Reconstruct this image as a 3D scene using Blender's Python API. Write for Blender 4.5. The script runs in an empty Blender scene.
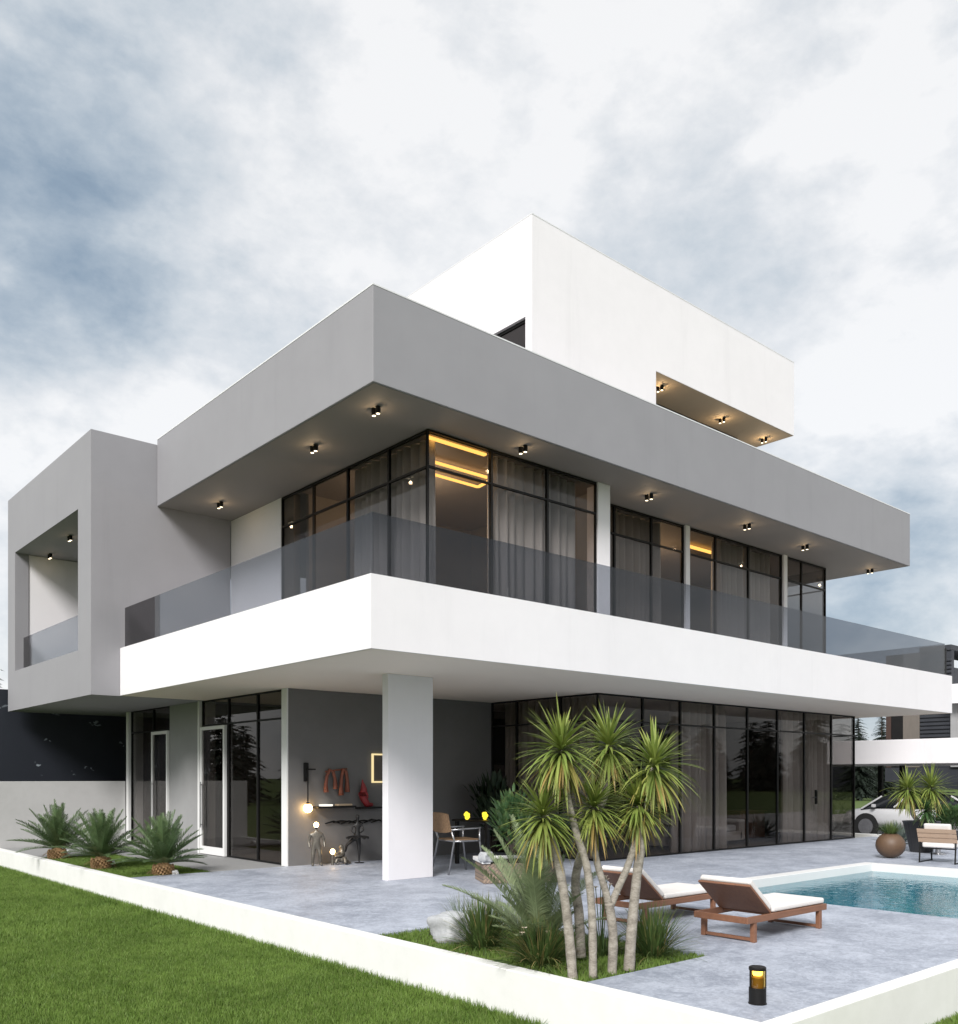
import bpy, math, random
import numpy as np
from mathutils import Vector, Matrix
random.seed(7); np.random.seed(7)
C = bpy.context.scene.collection
SC = bpy.context.scene
PI = math.pi
R = math.radians

# ------------------------------------------------------------------ camera model (used for measuring real positions)
F, CX, HY, H = 907.0, 479.0, 777.0, 1.6
YAW = math.atan2(1522 - 479, F)
DV = (math.cos(YAW), math.sin(YAW)); RV = (math.sin(YAW), -math.cos(YAW))
def ray(px, py):
    u = (px - CX) / F
    return (DV[0] + u*RV[0], DV[1] + u*RV[1], (HY - py) / F)
def P(px, py, dep):
    r = ray(px, py); return Vector((r[0]*dep, r[1]*dep, H + r[2]*dep))
def onz(px, py, z):
    r = ray(px, py); return P(px, py, (z - H) / r[2])
def onx(px, py, x):
    return P(px, py, x / ray(px, py)[0])
def ony(px, py, y):
    return P(px, py, y / ray(px, py)[1])

# ------------------------------------------------------------------ materials
def newmat(name):
    m = bpy.data.materials.new(name); m.use_nodes = True
    nt = m.node_tree; nt.nodes.clear()
    out = nt.nodes.new('ShaderNodeOutputMaterial')
    return m, nt, out
def N(nt, t, **kw):
    n = nt.nodes.new(t)
    for k, v in kw.items():
        if k in n.inputs.keys(): n.inputs[k].default_value = v
        else: setattr(n, k, v)
    return n
def L(nt, a, b): nt.links.new(a, b)
def math_node(nt, op, a, b=None, clamp=False):
    n = nt.nodes.new('ShaderNodeMath'); n.operation = op; n.use_clamp = clamp
    for i, v in enumerate((a, b)):
        if v is None: continue
        if isinstance(v, (int, float)): n.inputs[i].default_value = v
        else: nt.links.new(v, n.inputs[i])
    return n.outputs[0]
def mixc(nt, fac, a, b):
    n = nt.nodes.new('ShaderNodeMix'); n.data_type = 'RGBA'
    if isinstance(fac, (int, float)): n.inputs[0].default_value = fac
    else: nt.links.new(fac, n.inputs[0])
    for i, v in ((6, a), (7, b)):
        if isinstance(v, tuple): n.inputs[i].default_value = (*v[:3], 1)
        else: nt.links.new(v, n.inputs[i])
    return n.outputs[2]
def ramp(nt, fac, lo, hi):
    n = nt.nodes.new('ShaderNodeMapRange'); n.interpolation_type = 'SMOOTHSTEP'
    n.inputs[1].default_value = lo; n.inputs[2].default_value = hi
    nt.links.new(fac, n.inputs[0]); return n.outputs[0]
def noise(nt, vec, scale, detail=4, rough=.55, dist=0):
    n = nt.nodes.new('ShaderNodeTexNoise'); n.inputs['Scale'].default_value = scale
    n.inputs['Detail'].default_value = detail; n.inputs['Roughness'].default_value = rough
    n.inputs['Distortion'].default_value = dist
    if vec is not None: nt.links.new(vec, n.inputs['Vector'])
    return n.outputs['Fac']
def wpos(nt, scale=(1, 1, 1)):
    g = nt.nodes.new('ShaderNodeNewGeometry')
    if scale == (1, 1, 1): return g.outputs['Position']
    m = nt.nodes.new('ShaderNodeVectorMath'); m.operation = 'MULTIPLY'
    nt.links.new(g.outputs['Position'], m.inputs[0]); m.inputs[1].default_value = scale
    return m.outputs[0]

def surf(name, col, col2=None, rough=.6, s1=.8, s2=9., bump=.1, bscale=120., amount=.5, metal=0., spec=.5, stretch=(1, 1, 1), streak=0.):
    """plain surface with broad and fine unevenness"""
    m, nt, out = newmat(name)
    b = N(nt, 'ShaderNodeBsdfPrincipled', Roughness=rough, Metallic=metal)
    b.inputs['Specular IOR Level'].default_value = spec
    p = wpos(nt, stretch)
    a = noise(nt, p, s1, 5); c = noise(nt, p, s2, 5, .65)
    f = math_node(nt, 'ADD', math_node(nt, 'MULTIPLY', a, .55), math_node(nt, 'MULTIPLY', c, .45))
    f = ramp(nt, f, .5 - amount*.5, .5 + amount*.5)
    if col2 is None: col2 = tuple(min(1, x*.9) for x in col)
    cc = mixc(nt, f, col2, col)
    if streak:
        st = ramp(nt, noise(nt, wpos(nt, (1.6, 1.6, .12)), 1.5, 6, .7, .3), .52, .78)
        cc = mixc(nt, math_node(nt, 'MULTIPLY', st, streak), cc, tuple(x*.72 for x in col2))
    L(nt, cc, b.inputs['Base Color'])
    rr = N(nt, 'ShaderNodeMapRange'); rr.inputs[3].default_value = max(.02, rough - .08); rr.inputs[4].default_value = min(1, rough + .08)
    L(nt, c, rr.inputs[0]); L(nt, rr.outputs[0], b.inputs['Roughness'])
    if bump:
        bp = N(nt, 'ShaderNodeBump', Strength=bump, Distance=.004)
        L(nt, noise(nt, p, bscale, 3, .6), bp.inputs['Height']); L(nt, bp.outputs[0], b.inputs['Normal'])
    L(nt, b.outputs[0], out.inputs[0])
    return m

def schlick(nt, r0, normal=None):
    f = N(nt, 'ShaderNodeLayerWeight', Blend=.5)
    if normal is not None: nt.links.new(normal, f.inputs['Normal'])
    p5 = math_node(nt, 'POWER', f.outputs['Facing'], 5.)
    return math_node(nt, 'ADD', math_node(nt, 'MULTIPLY', p5, 1 - r0), r0, True)
def glass(name, tint, base=.03, rough=.0):
    m, nt, out = newmat(name)
    t = N(nt, 'ShaderNodeBsdfTransparent'); t.inputs[0].default_value = (*tint, 1)
    g = N(nt, 'ShaderNodeBsdfGlossy'); g.inputs['Color'].default_value = (1, 1, 1, 1); g.inputs['Roughness'].default_value = rough
    fac = schlick(nt, base)
    mx = N(nt, 'ShaderNodeMixShader'); L(nt, fac, mx.inputs[0]); L(nt, t.outputs[0], mx.inputs[1]); L(nt, g.outputs[0], mx.inputs[2])
    L(nt, mx.outputs[0], out.inputs[0])
    return m

def emit(name, col, s):
    m, nt, out = newmat(name)
    e = N(nt, 'ShaderNodeEmission', Strength=s); e.inputs[0].default_value = (*col, 1)
    L(nt, e.outputs[0], out.inputs[0]); return m

def leafmat(name, green, green2, brown, rough=.45, trans=.25):
    m, nt, out = newmat(name)
    at = N(nt, 'ShaderNodeAttribute', attribute_name='tint')
    n = noise(nt, wpos(nt), 6, 3)
    c = mixc(nt, ramp(nt, n, .35, .65), green, green2)
    g = N(nt, 'ShaderNodeNewGeometry')
    c = mixc(nt, math_node(nt, 'MULTIPLY', g.outputs['Random Per Island'], .35), c, tuple(min(1, x*1.9) for x in green2))
    c = mixc(nt, at.outputs['Fac'], c, brown)
    b = N(nt, 'ShaderNodeBsdfPrincipled', Roughness=rough); b.inputs['Specular IOR Level'].default_value = .4
    t = N(nt, 'ShaderNodeBsdfTranslucent'); L(nt, c, b.inputs['Base Color']); L(nt, c, t.inputs[0])
    mx = N(nt, 'ShaderNodeMixShader'); mx.inputs[0].default_value = trans
    L(nt, b.outputs[0], mx.inputs[1]); L(nt, t.outputs[0], mx.inputs[2]); L(nt, mx.outputs[0], out.inputs[0])
    return m

M = {}
M['white'] = surf('white_plaster', (.81, .788, .803), (.765, .745, .760), .62, .5, 3, .18, 160, .5, streak=.16)
M['white_trim'] = surf('white_trim', (.78, .78, .77), (.72, .72, .71), .45, .5, 3, .05, 160, .6)
M['grey'] = surf('grey_plaster', (.285, .281, .297), (.258, .254, .269), .7, .45, 2.2, .2, 140, .5, streak=.2)
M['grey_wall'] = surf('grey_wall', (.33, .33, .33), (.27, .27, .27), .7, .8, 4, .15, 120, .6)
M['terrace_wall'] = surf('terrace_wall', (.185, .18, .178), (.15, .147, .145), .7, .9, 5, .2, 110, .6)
M['boundary'] = surf('boundary_wall', (.50, .495, .49), (.42, .418, .41), .75, .7, 5, .15, 120, .6)
M['kerb'] = surf('kerb_white', (.80, .80, .775), (.72, .72, .69), .65, .9, 6, .2, 130, .5, streak=.09)
M['soffit'] = surf('soffit_warm_bounce', (.90, .79, .68), (.87, .76, .65), .7, .5, 3, .08)  # warm bounce light put into the colour; the slab is white
M['soffit_shade'] = surf('soffit_shade_tone', (.215, .20, .183), (.195, .18, .165), .7, .5, 3, .08)  # shade under the roof put into the colour, darker than the slab grey
M['soffit_lamp_glow'] = surf('soffit_lamp_glow', (.52, .42, .29), (.48, .385, .265), .7, .5, 3, .08)  # warm spotlight glow put into the colour; the overhang is white plaster
M['coping'] = surf('coping_metal', (.72, .72, .73), (.66, .66, .67), .5, .5, 3, .0)
M['black'] = surf('black_metal', (.006, .0055, .0055), (.010, .0095, .009), .5, 2, 20, .02, 200, spec=.25)
M['interior'] = surf('interior_taupe', (.30, .27, .24), (.26, .235, .21), .6, .8, 3, .05)
M['interior_dark'] = surf('interior_dark', (.17, .135, .115), (.14, .11, .095), .6, .8, 3, .05)
M['interior_floor'] = surf('interior_floor', (.22, .19, .165), (.17, .15, .13), .35, .8, 6, .03)
M['curtain'] = surf('curtain_grey', (.80, .795, .80), (.74, .735, .74), .85, 2, 30, .2, 400)
M['curtain_warm'] = surf('curtain_taupe', (.75, .705, .67), (.67, .63, .60), .85, 2, 30, .2, 400)
M['glass'] = glass('tinted_glass', (.715, .70, .69), .015)
M['rail_glass'] = glass('railing_glass', (.565, .585, .615), .03)
M['rail_reflect'] = glass('dark_reflection_glass', (.36, .35, .36), .02)  # dark reflection at the railing ends, put into the glass tint
M['pool_tile'] = surf('pool_tile', (.045, .34, .42), (.02, .22, .30), .3, 1.5, 7, .0, stretch=(3, 3, .25))
M['wood'] = surf('lounger_wood', (.265, .125, .07), (.15, .064, .034), .5, 3, 14, .3, 90, .8, stretch=(1.2, 9, 9))
M['wood_pale'] = surf('pale_wood', (.50, .36, .26), (.40, .275, .19), .5, 3, 14, .3, 90, .8, stretch=(9, 2, 9))
M['cushion'] = surf('cushion_fabric', (.74, .71, .68), (.66, .63, .60), .9, 2, 20, .4, 350, .6)
M['bark'] = surf('yucca_bark', (.42, .385, .33), (.16, .14, .115), .88, 9, 45, 1., 70, .42, stretch=(1, 1, 2.2))
M['fir_bark'] = surf('fir_bark', (.06, .045, .035), (.04, .03, .025), .9)
M['cycad_bark'] = surf('cycad_bark', (.52, .33, .16), (.22, .12, .055), .8, 12, 40, .8, 60, .7)
M['rock'] = surf('pale_rock', (.52, .53, .54), (.30, .31, .32), .8, 5, 24, .9, 40, .6)
M['soil'] = surf('soil', (.035, .025, .018), (.02, .014, .01), .9, 4, 20, .5, 40)
M['pot_brown'] = surf('brown_pot', (.125, .075, .042), (.09, .052, .03), .55, 4, 20, .2, 80)
M['pot_dark'] = surf('dark_pot', (.035, .035, .037), (.025, .025, .027), .5, 4, 20, .2, 80)
M['statue'] = surf('black_statue', (.012, .012, .013), (.02, .02, .02), .45, 9, 30, .1)
M['bronze'] = surf('pewter_statue', (.22, .20, .165), (.08, .072, .06), .4, 14, 50, .3, 60, .7, .5)
M['orange'] = surf('orange_lacquer', (.30, .095, .05), (.18, .055, .035), .5, 9, 30, .3)
M['red'] = surf('red_lacquer', (.32, .03, .035), (.2, .02, .025), .5, 9, 30, .2)
M['tan_box'] = surf('tan_box', (.55, .42, .28), None, .6)
M['navy'] = surf('navy_wall', (.013, .016, .024), (.009, .011, .018), .6, .4, 3, .1, 60)
M['driveway'] = surf('driveway_concrete', (.33, .33, .33), (.27, .27, .265), .8, .5, 6, .2, 60)
M['path'] = surf('path_concrete', (.30, .30, .298), (.25, .25, .248), .75, .7, 7, .25, 90)
M['car_white'] = surf('car_paint', (.62, .62, .63), (.59, .59, .60), .25, 1, 3, 0)
M['car_glass'] = surf('car_glass', (.012, .014, .017), (.012, .014, .017), .06, 1, 3, 0)
M['tyre'] = surf('tyre_rubber', (.015, .015, .016), (.02, .02, .02), .8)
M['alloy'] = surf('alloy', (.20, .20, .21), (.13, .13, .14), .35, 5, 20, 0)
M['chrome'] = surf('steel', (.42, .42, .43), (.34, .34, .35), .3, 5, 20, 0, metal=.9)
M['headlight'] = surf('lamp_lens', (.5, .52, .55), None, .1)
M['rattan'] = surf('rattan', (.40, .25, .14), (.16, .095, .05), .7, 40, 110, .8, 160, .5)
M['brown_panel'] = surf('brown_panel', (.06, .03, .022), (.035, .02, .015), .6, 3, 9, .1, stretch=(6, 6, 1))
M['tan_panel'] = surf('tan_panel', (.15, .13, .11), (.12, .105, .09), .7, 2, 9, .1, stretch=(6, 6, 1))
M['slate'] = surf('slate_louvre', (.02, .023, .03), (.03, .033, .04), .6, 2, 9, .1)
M['warm_led'] = emit('warm_led', (1.0, .50, .11), 2.1)
M['lens'] = emit('spot_lens', (1.0, .84, .58), 2.6)
M['bulb'] = emit('bulb', (1.0, .62, .25), 11.0)
M['frame_led'] = emit('frame_led', (1.0, .80, .42), .62)
M['bollard_led'] = emit('bollard_led', (1.0, .62, .16), 4.5)
M['yellow_lamp'] = emit('yellow_lamp', (1.0, .72, .05), 1.0)
M['pad_glow'] = emit('white_light_pad', (1.0, .93, .8), .9)
M['yucca_leaf'] = leafmat('yucca_leaf', (.105, .175, .034), (.22, .275, .065), (.42, .25, .09))
M['cycad_leaf'] = leafmat('cycad_leaf', (.06, .11, .042), (.098, .155, .068), (.20, .12, .05), .4, .12)
M['palm_leaf'] = leafmat('palm_leaf', (.155, .205, .105), (.22, .275, .15), (.24, .20, .10), .5, .25)
M['tuft_leaf'] = leafmat('tuft_leaf', (.042, .088, .026), (.075, .13, .036), (.42, .31, .13), .45, .25)
M['blue_tuft'] = leafmat('blue_tuft', (.14, .18, .15), (.22, .26, .22), (.3, .25, .15), .5, .2)
M['shrub_leaf'] = leafmat('shrub_leaf', (.035, .085, .032), (.06, .12, .045), (.2, .2, .06), .4, .3)
M['dark_leaf'] = leafmat('dark_leaf', (.016, .032, .018), (.024, .045, .022), (.05, .04, .02), .5, .2)
M['fir_leaf'] = leafmat('fir_leaf', (.010, .017, .011), (.015, .023, .015), (.04, .03, .02), .6, .1)
M['agave_leaf'] = leafmat('agave_leaf', (.10, .13, .115), (.15, .18, .16), (.2, .2, .1), .5, .1)
M['petal'] = surf('white_petal', (.75, .70, .62), (.70, .5, .35), .7, 9, 30, 0)
M['glassy'] = surf('lamp_shell', (.05, .045, .02), (.03, .028, .015), .25)

def patio_mat():
    m, nt, out = newmat('blue_grey_microcement')
    b = N(nt, 'ShaderNodeBsdfPrincipled', Roughness=.5); b.inputs['Specular IOR Level'].default_value = .45
    p = wpos(nt)
    a = noise(nt, p, 1.2, 6, .6, .4); c = noise(nt, p, 6, 8, .75, 1.2); d = noise(nt, p, 30, 6, .75)
    f = math_node(nt, 'ADD', math_node(nt, 'MULTIPLY', a, .3), math_node(nt, 'ADD', math_node(nt, 'MULTIPLY', c, .4), math_node(nt, 'MULTIPLY', d, .3)))
    col = mixc(nt, ramp(nt, f, .40, .60), (.235, .26, .315), (.45, .485, .555))
    v = N(nt, 'ShaderNodeTexVoronoi', Scale=3.2); L(nt, p, v.inputs['Vector'])
    col = mixc(nt, math_node(nt, 'MULTIPLY', ramp(nt, noise(nt, p, 18, 3, .6, 1.5), .62, .72), .35), col, (.60, .615, .67))
    L(nt, col, b.inputs['Base Color'])
    rr = N(nt, 'ShaderNodeMapRange'); rr.inputs[3].default_value = .38; rr.inputs[4].default_value = .66
    L(nt, c, rr.inputs[0]); L(nt, rr.outputs[0], b.inputs['Roughness'])
    bp = N(nt, 'ShaderNodeBump', Strength=.25, Distance=.004); L(nt, f, bp.inputs['Height']); L(nt, bp.outputs[0], b.inputs['Normal'])
    L(nt, b.outputs[0], out.inputs[0]); return m
M['patio'] = patio_mat()

def water_mat():
    m, nt, out = newmat('pool_water')
    t = N(nt, 'ShaderNodeBsdfTransparent'); t.inputs[0].default_value = (.72, .95, .97, 1)
    g = N(nt, 'ShaderNodeBsdfGlossy'); g.inputs['Roughness'].default_value = .02
    bp = N(nt, 'ShaderNodeBump', Strength=.28, Distance=.03)
    p = wpos(nt)
    h = math_node(nt, 'ADD', noise(nt, p, 4.5, 3, .5, .6), math_node(nt, 'MULTIPLY', noise(nt, p, 13, 2, .5, .4), .35))
    L(nt, h, bp.inputs['Height']); L(nt, bp.outputs[0], g.inputs['Normal'])
    f = schlick(nt, .05, bp.outputs[0])
    mx = N(nt, 'ShaderNodeMixShader'); L(nt, f, mx.inputs[0]); L(nt, t.outputs[0], mx.inputs[1]); L(nt, g.outputs[0], mx.inputs[2])
    L(nt, mx.outputs[0], out.inputs[0]); return m
M['water'] = water_mat()
M['amber_glass'] = glass('amber_glass', (.92, .74, .34), .03)
M['bollard_core'] = surf('bollard_core', (.16, .105, .04), (.12, .08, .03), .5)

def lawn_mats():
    m, nt, out = newmat('grass_blades')
    p = wpos(nt)
    a = noise(nt, p, .9, 5, .6); c = noise(nt, p, 5, 4, .6)
    at = N(nt, 'ShaderNodeAttribute', attribute_name='tint')
    col = mixc(nt, ramp(nt, math_node(nt, 'ADD', math_node(nt, 'MULTIPLY', a, .5), math_node(nt, 'MULTIPLY', c, .5)), .36, .64), (.098, .172, .028), (.175, .275, .055))
    col = mixc(nt, at.outputs['Fac'], col, (.22, .25, .09))
    b = N(nt, 'ShaderNodeBsdfPrincipled', Roughness=.55); L(nt, col, b.inputs['Base Color']); b.inputs['Specular IOR Level'].default_value = .3
    t = N(nt, 'ShaderNodeBsdfTranslucent'); L(nt, col, t.inputs[0])
    mx = N(nt, 'ShaderNodeMixShader'); mx.inputs[0].default_value = .3
    L(nt, b.outputs[0], mx.inputs[1]); L(nt, t.outputs[0], mx.inputs[2]); L(nt, mx.outputs[0], out.inputs[0])
    M['blades'] = m
    m, nt, out = newmat('lawn_ground')
    p = wpos(nt)
    f = math_node(nt, 'ADD', math_node(nt, 'MULTIPLY', noise(nt, p, .8, 5, .6), .5), math_node(nt, 'MULTIPLY', noise(nt, p, 9, 5, .7), .5))
    col = mixc(nt, ramp(nt, f, .36, .64), (.060, .092, .026), (.105, .145, .045))
    b = N(nt, 'ShaderNodeBsdfPrincipled', Roughness=.8); L(nt, col, b.inputs['Base Color']); b.inputs['Specular IOR Level'].default_value = .1
    L(nt, b.outputs[0], out.inputs[0]); M['ground'] = m
lawn_mats()

def brick_mat():
    m, nt, out = newmat('rough_stone_courses')
    b = N(nt, 'ShaderNodeBsdfPrincipled', Roughness=.85)
    v = N(nt, 'ShaderNodeTexBrick', Scale=6.0); v.inputs['Color1'].default_value = (.30, .22, .16, 1); v.inputs['Color2'].default_value = (.20, .15, .115, 1)
    v.inputs['Mortar'].default_value = (.12, .10, .085, 1); v.inputs['Mortar Size'].default_value = .03
    tc = N(nt, 'ShaderNodeTexCoord'); mp = N(nt, 'ShaderNodeMapping'); mp.inputs['Rotation'].default_value = (R(90), 0, R(45))
    L(nt, tc.outputs['Object'], mp.inputs[0]); L(nt, mp.outputs[0], v.inputs['Vector'])
    L(nt, v.outputs['Color'], b.inputs['Base Color']); L(nt, b.outputs[0], out.inputs[0]); return m
M['brick'] = brick_mat()

def fence_mat():
    m, nt, out = newmat('dark_screen_with_light_flecks')
    b = N(nt, 'ShaderNodeBsdfPrincipled', Roughness=.6)
    p = wpos(nt, (1, 1, 1.6))
    a = ramp(nt, noise(nt, p, 1.6, 2, .5, .3), .63, .67); c = ramp(nt, noise(nt, p, 7, 2, .5, .5), .52, .58)
    col = mixc(nt, math_node(nt, 'MULTIPLY', math_node(nt, 'MULTIPLY', a, c), .8), (.011, .014, .022), (.30, .34, .38))  # pale flecks are spots of light put into the colour
    L(nt, col, b.inputs['Base Color']); L(nt, b.outputs[0], out.inputs[0]); return m
M['screen'] = fence_mat()

# ------------------------------------------------------------------ mesh building
WL = {}
def norm(v):
    v = Vector(v); return v.normalized() if v.length > 1e-9 else Vector((0, 0, 1))
class MB:
    def __init__(s): s.v = []; s.f = []; s.t = []
    def add(s, vs, fs, tint=0.):
        o = len(s.v); s.v += [tuple(x) for x in vs]; s.t += [tint]*len(vs)
        s.f += [tuple(i + o for i in f) for f in fs]; return s
    def box(s, x0, x1, y0, y1, z0, z1):
        vs = [(x0, y0, z0), (x1, y0, z0), (x1, y1, z0), (x0, y1, z0), (x0, y0, z1), (x1, y0, z1), (x1, y1, z1), (x0, y1, z1)]
        return s.add(vs, [(0, 3, 2, 1), (4, 5, 6, 7), (0, 1, 5, 4), (1, 2, 6, 5), (2, 3, 7, 6), (3, 0, 4, 7)])
    def obox(s, c, ax, ay, az):
        c = Vector(c); ax, ay, az = Vector(ax), Vector(ay), Vector(az)
        vs = [c + sx*ax + sy*ay + sz*az for sz in (-1, 1) for sx, sy in ((-1, -1), (1, -1), (1, 1), (-1, 1))]
        return s.add(vs, [(0, 3, 2, 1), (4, 5, 6, 7), (0, 1, 5, 4), (1, 2, 6, 5), (2, 3, 7, 6), (3, 0, 4, 7)])
    def bar(s, a, b, w, h, up=(0, 0, 1)):
        a, b = Vector(a), Vector(b); d = norm(b - a); side = d.cross(Vector(up))
        if side.length < 1e-4: side = Vector((1, 0, 0))
        side.normalize(); u = side.cross(d)
        return s.obox((a + b)/2, (b - a)/2, side*w/2, u*h/2)
    def tube(s, pts, rad, n=8, tint=0.):
        pts = [Vector(p) for p in pts]; vs = []; fs = []
        if isinstance(rad, (int, float)): rad = [rad]*len(pts)
        x = None
        for i, p in enumerate(pts):
            d = norm(pts[min(i+1, len(pts)-1)] - pts[max(i-1, 0)])
            if x is None: x = d.orthogonal().normalized()
            else:
                x = x - d*x.dot(d); x = x.normalized() if x.length > 1e-6 else d.orthogonal().normalized()
            y = d.cross(x)
            for k in range(n):
                a = 2*PI*k/n; vs.append(p + (x*math.cos(a) + y*math.sin(a))*rad[i])
        for i in range(len(pts)-1):
            for k in range(n):
                a, b = i*n + k, i*n + (k+1) % n; fs.append((a, b, b+n, a+n))
        fs.append(tuple(range(n))[::-1]); fs.append(tuple(range((len(pts)-1)*n, len(pts)*n)))
        return s.add(vs, fs, tint)
    def lathe(s, prof, c=(0, 0, 0), n=24):
        vs = []; fs = []
        for r, z in prof:
            for k in range(n):
                a = 2*PI*k/n; vs.append((c[0] + r*math.cos(a), c[1] + r*math.sin(a), c[2] + z))
        for i in range(len(prof)-1):
            for k in range(n):
                a, b = i*n + k, i*n + (k+1) % n; fs.append((a, b, b+n, a+n))
        fs.append(tuple(range(n))[::-1]); fs.append(tuple(range((len(prof)-1)*n, len(prof)*n)))
        return s.add(vs, fs)
    def ball(s, c, r, n=12, m=8, sz=1., tint=0.):
        pr = [(max(1e-4, r*math.sin(PI*i/m)), -r*sz*math.cos(PI*i/m)) for i in range(m+1)]
        return s.lathe(pr, c, n)
    def build(s, name, mat, parent=None, loc=None, smooth=False, bevel=0., seg=2):
        me = bpy.data.meshes.new(name)
        o = bpy.data.objects.new(name, me); C.objects.link(o)
        off = Vector((0, 0, 0))
        if parent is not None:
            o.parent = parent; off = WL.get(parent.name, Vector((0, 0, 0))); WL[o.name] = off
        elif loc is not None:
            off = Vector(loc); o.location = off; WL[o.name] = off
        me.from_pydata([(a-off.x, b-off.y, c-off.z) for a, b, c in s.v], [], s.f)
        if any(s.t):
            at = me.attributes.new('tint', 'FLOAT', 'POINT'); at.data.foreach_set('value', s.t)
        if smooth: me.polygons.foreach_set('use_smooth', [True]*len(me.polygons))
        me.update()
        if isinstance(mat, str): mat = M[mat]
        me.materials.append(mat)
        if bevel:
            b = o.modifiers.new('bevel', 'BEVEL'); b.width = bevel; b.segments = seg; b.limit_method = 'ANGLE'; b.angle_limit = R(40)
        return o
def bx(*a): return MB().box(*a)
def thing(name, label, cat, loc=(0, 0, 0), rz=0, group=None):
    o = bpy.data.objects.new(name, None); C.objects.link(o)
    o.location = loc; o.rotation_euler = (0, 0, rz); o.empty_display_size = .2
    WL[o.name] = Vector(loc) if not rz else Vector((0, 0, 0))
    o['label'] = label; o['category'] = cat
    if group: o['group'] = group
    return o
def local(o): WL[o.name] = Vector((0, 0, 0)); return o      # parts of this thing are written in its own coordinates
def tag(o, label, cat, group=None):
    o['label'] = label; o['category'] = cat
    if group: o['group'] = group
    return o
def struct(o, kind='structure'): o['kind'] = kind; return o
def dup(root, loc, rz=0, label=None, group=None):
    r = root.copy(); C.objects.link(r); r.location = loc; r.rotation_euler = (0, 0, rz)
    if label: r['label'] = label
    if group: r['group'] = group
    for ch in list(root.children):
        c = ch.copy(); C.objects.link(c); c.parent = r
        for g in list(ch.children):
            d = g.copy(); C.objects.link(d); d.parent = c
    return r

# ------------------------------------------------------------------ camera
cam = bpy.data.cameras.new('camera'); co = bpy.data.objects.new('camera', cam); C.objects.link(co)
cam.sensor_width = 36; cam.sensor_fit = 'AUTO'; cam.lens = 36*F/1024; cam.shift_y = (HY - 512)/1024
cam.clip_start = .05; cam.clip_end = 2000
co.location = (0, 0, H); co.rotation_euler = (R(90), 0, YAW - R(90))
SC.camera = co

# ------------------------------------------------------------------ sky and sun
SUN = norm((-.66, -.42, .60))
w = bpy.data.worlds.new('World'); SC.world = w; w.use_nodes = True
nt = w.node_tree; nt.nodes.clear()
out = nt.nodes.new('ShaderNodeOutputWorld')
sky = N(nt, 'ShaderNodeTexSky'); sky.sky_type = 'NISHITA'; sky.sun_disc = False
sky.sun_elevation = math.asin(SUN.z); sky.sun_rotation = math.atan2(SUN.x, SUN.y)
sky.air_density = 1.0; sky.dust_density = 2.0; sky.ozone_density = 1.0
tc = N(nt, 'ShaderNodeTexCoord'); dirv = tc.outputs['Generated']
sep = N(nt, 'ShaderNodeSeparateXYZ'); L(nt, dirv, sep.inputs[0])
den = math_node(nt, 'ADD', math_node(nt, 'MAXIMUM', sep.outputs[2], 0.), .38)
cb = N(nt, 'ShaderNodeCombineXYZ'); L(nt, math_node(nt, 'DIVIDE', sep.outputs[0], den), cb.inputs[0]); L(nt, math_node(nt, 'DIVIDE', sep.outputs[1], den), cb.inputs[1])
pv = cb.outputs[0]
svn = N(nt, 'ShaderNodeVectorMath', operation='MULTIPLY'); L(nt, dirv, svn.inputs[0]); svn.inputs[1].default_value = (1, 1, 1.7); sv = svn.outputs[0]
n1 = noise(nt, pv, 1.7, 9, .60, .3); n2 = noise(nt, sv, 8., 10, .62, .1); n3 = noise(nt, sv, 22., 6, .62, .1)
# wobble the direction a little so cloud masses have ragged edges
wob = N(nt, 'ShaderNodeTexNoise', Scale=2.2, Detail=6.0, Roughness=.6); L(nt, pv, wob.inputs['Vector'])
sub = N(nt, 'ShaderNodeVectorMath', operation='SUBTRACT'); L(nt, wob.outputs['Color'], sub.inputs[0]); sub.inputs[1].default_value = (.5, .5, .5)
scl = N(nt, 'ShaderNodeVectorMath', operation='SCALE'); L(nt, sub.outputs[0], scl.inputs[0]); scl.inputs['Scale'].default_value = .34
addv = N(nt, 'ShaderNodeVectorMath', operation='ADD'); L(nt, dirv, addv.inputs[0]); L(nt, scl.outputs[0], addv.inputs[1])
def mass(px, py, size):
    d = norm(ray(px, py))
    dist = N(nt, 'ShaderNodeVectorMath', operation='DISTANCE'); L(nt, addv.outputs[0], dist.inputs[0]); dist.inputs[1].default_value = d
    n = N(nt, 'ShaderNodeMapRange'); n.interpolation_type = 'SMOOTHERSTEP'
    n.inputs[1].default_value = size; n.inputs[2].default_value = 0.; L(nt, dist.outputs['Value'], n.inputs[0]); return n.outputs[0]
nb = noise(nt, sv, 3.6, 9, .54, .2)
billow = ramp(nt, nb, .43, .58)
lum = math_node(nt, 'ADD', math_node(nt, 'MULTIPLY', billow, .15), math_node(nt, 'ADD', .135, math_node(nt, 'ADD', math_node(nt, 'MULTIPLY', n1, .50), math_node(nt, 'ADD', math_node(nt, 'MULTIPLY', n2, .50), math_node(nt, 'MULTIPLY', n3, .22)))))
for px, py, size, amt in [
    (40, 225, .22, -.36), (150, 50, .18, -.11), (0, 120, .25, -.06), (330, 300, .25, -.03), (880, 610, .24, -.17), (760, 640, .3, -.14), (850, 150, .13, .20),
    (910, 340, .22, .20), (40, 400, .22, .06), (90, 70, .14, .08), (640, 30, .2, .10), (640, 250, .25, .0), (930, 470, .14, -.14), (250, 320, .22, .0), (420, 150, .35, .08), (720, 200, .2, .0)]:
    lum = math_node(nt, 'ADD', lum, math_node(nt, 'MULTIPLY', mass(px, py, size), amt))
cr = N(nt, 'ShaderNodeValToRGB'); L(nt, lum, cr.inputs[0])
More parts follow.
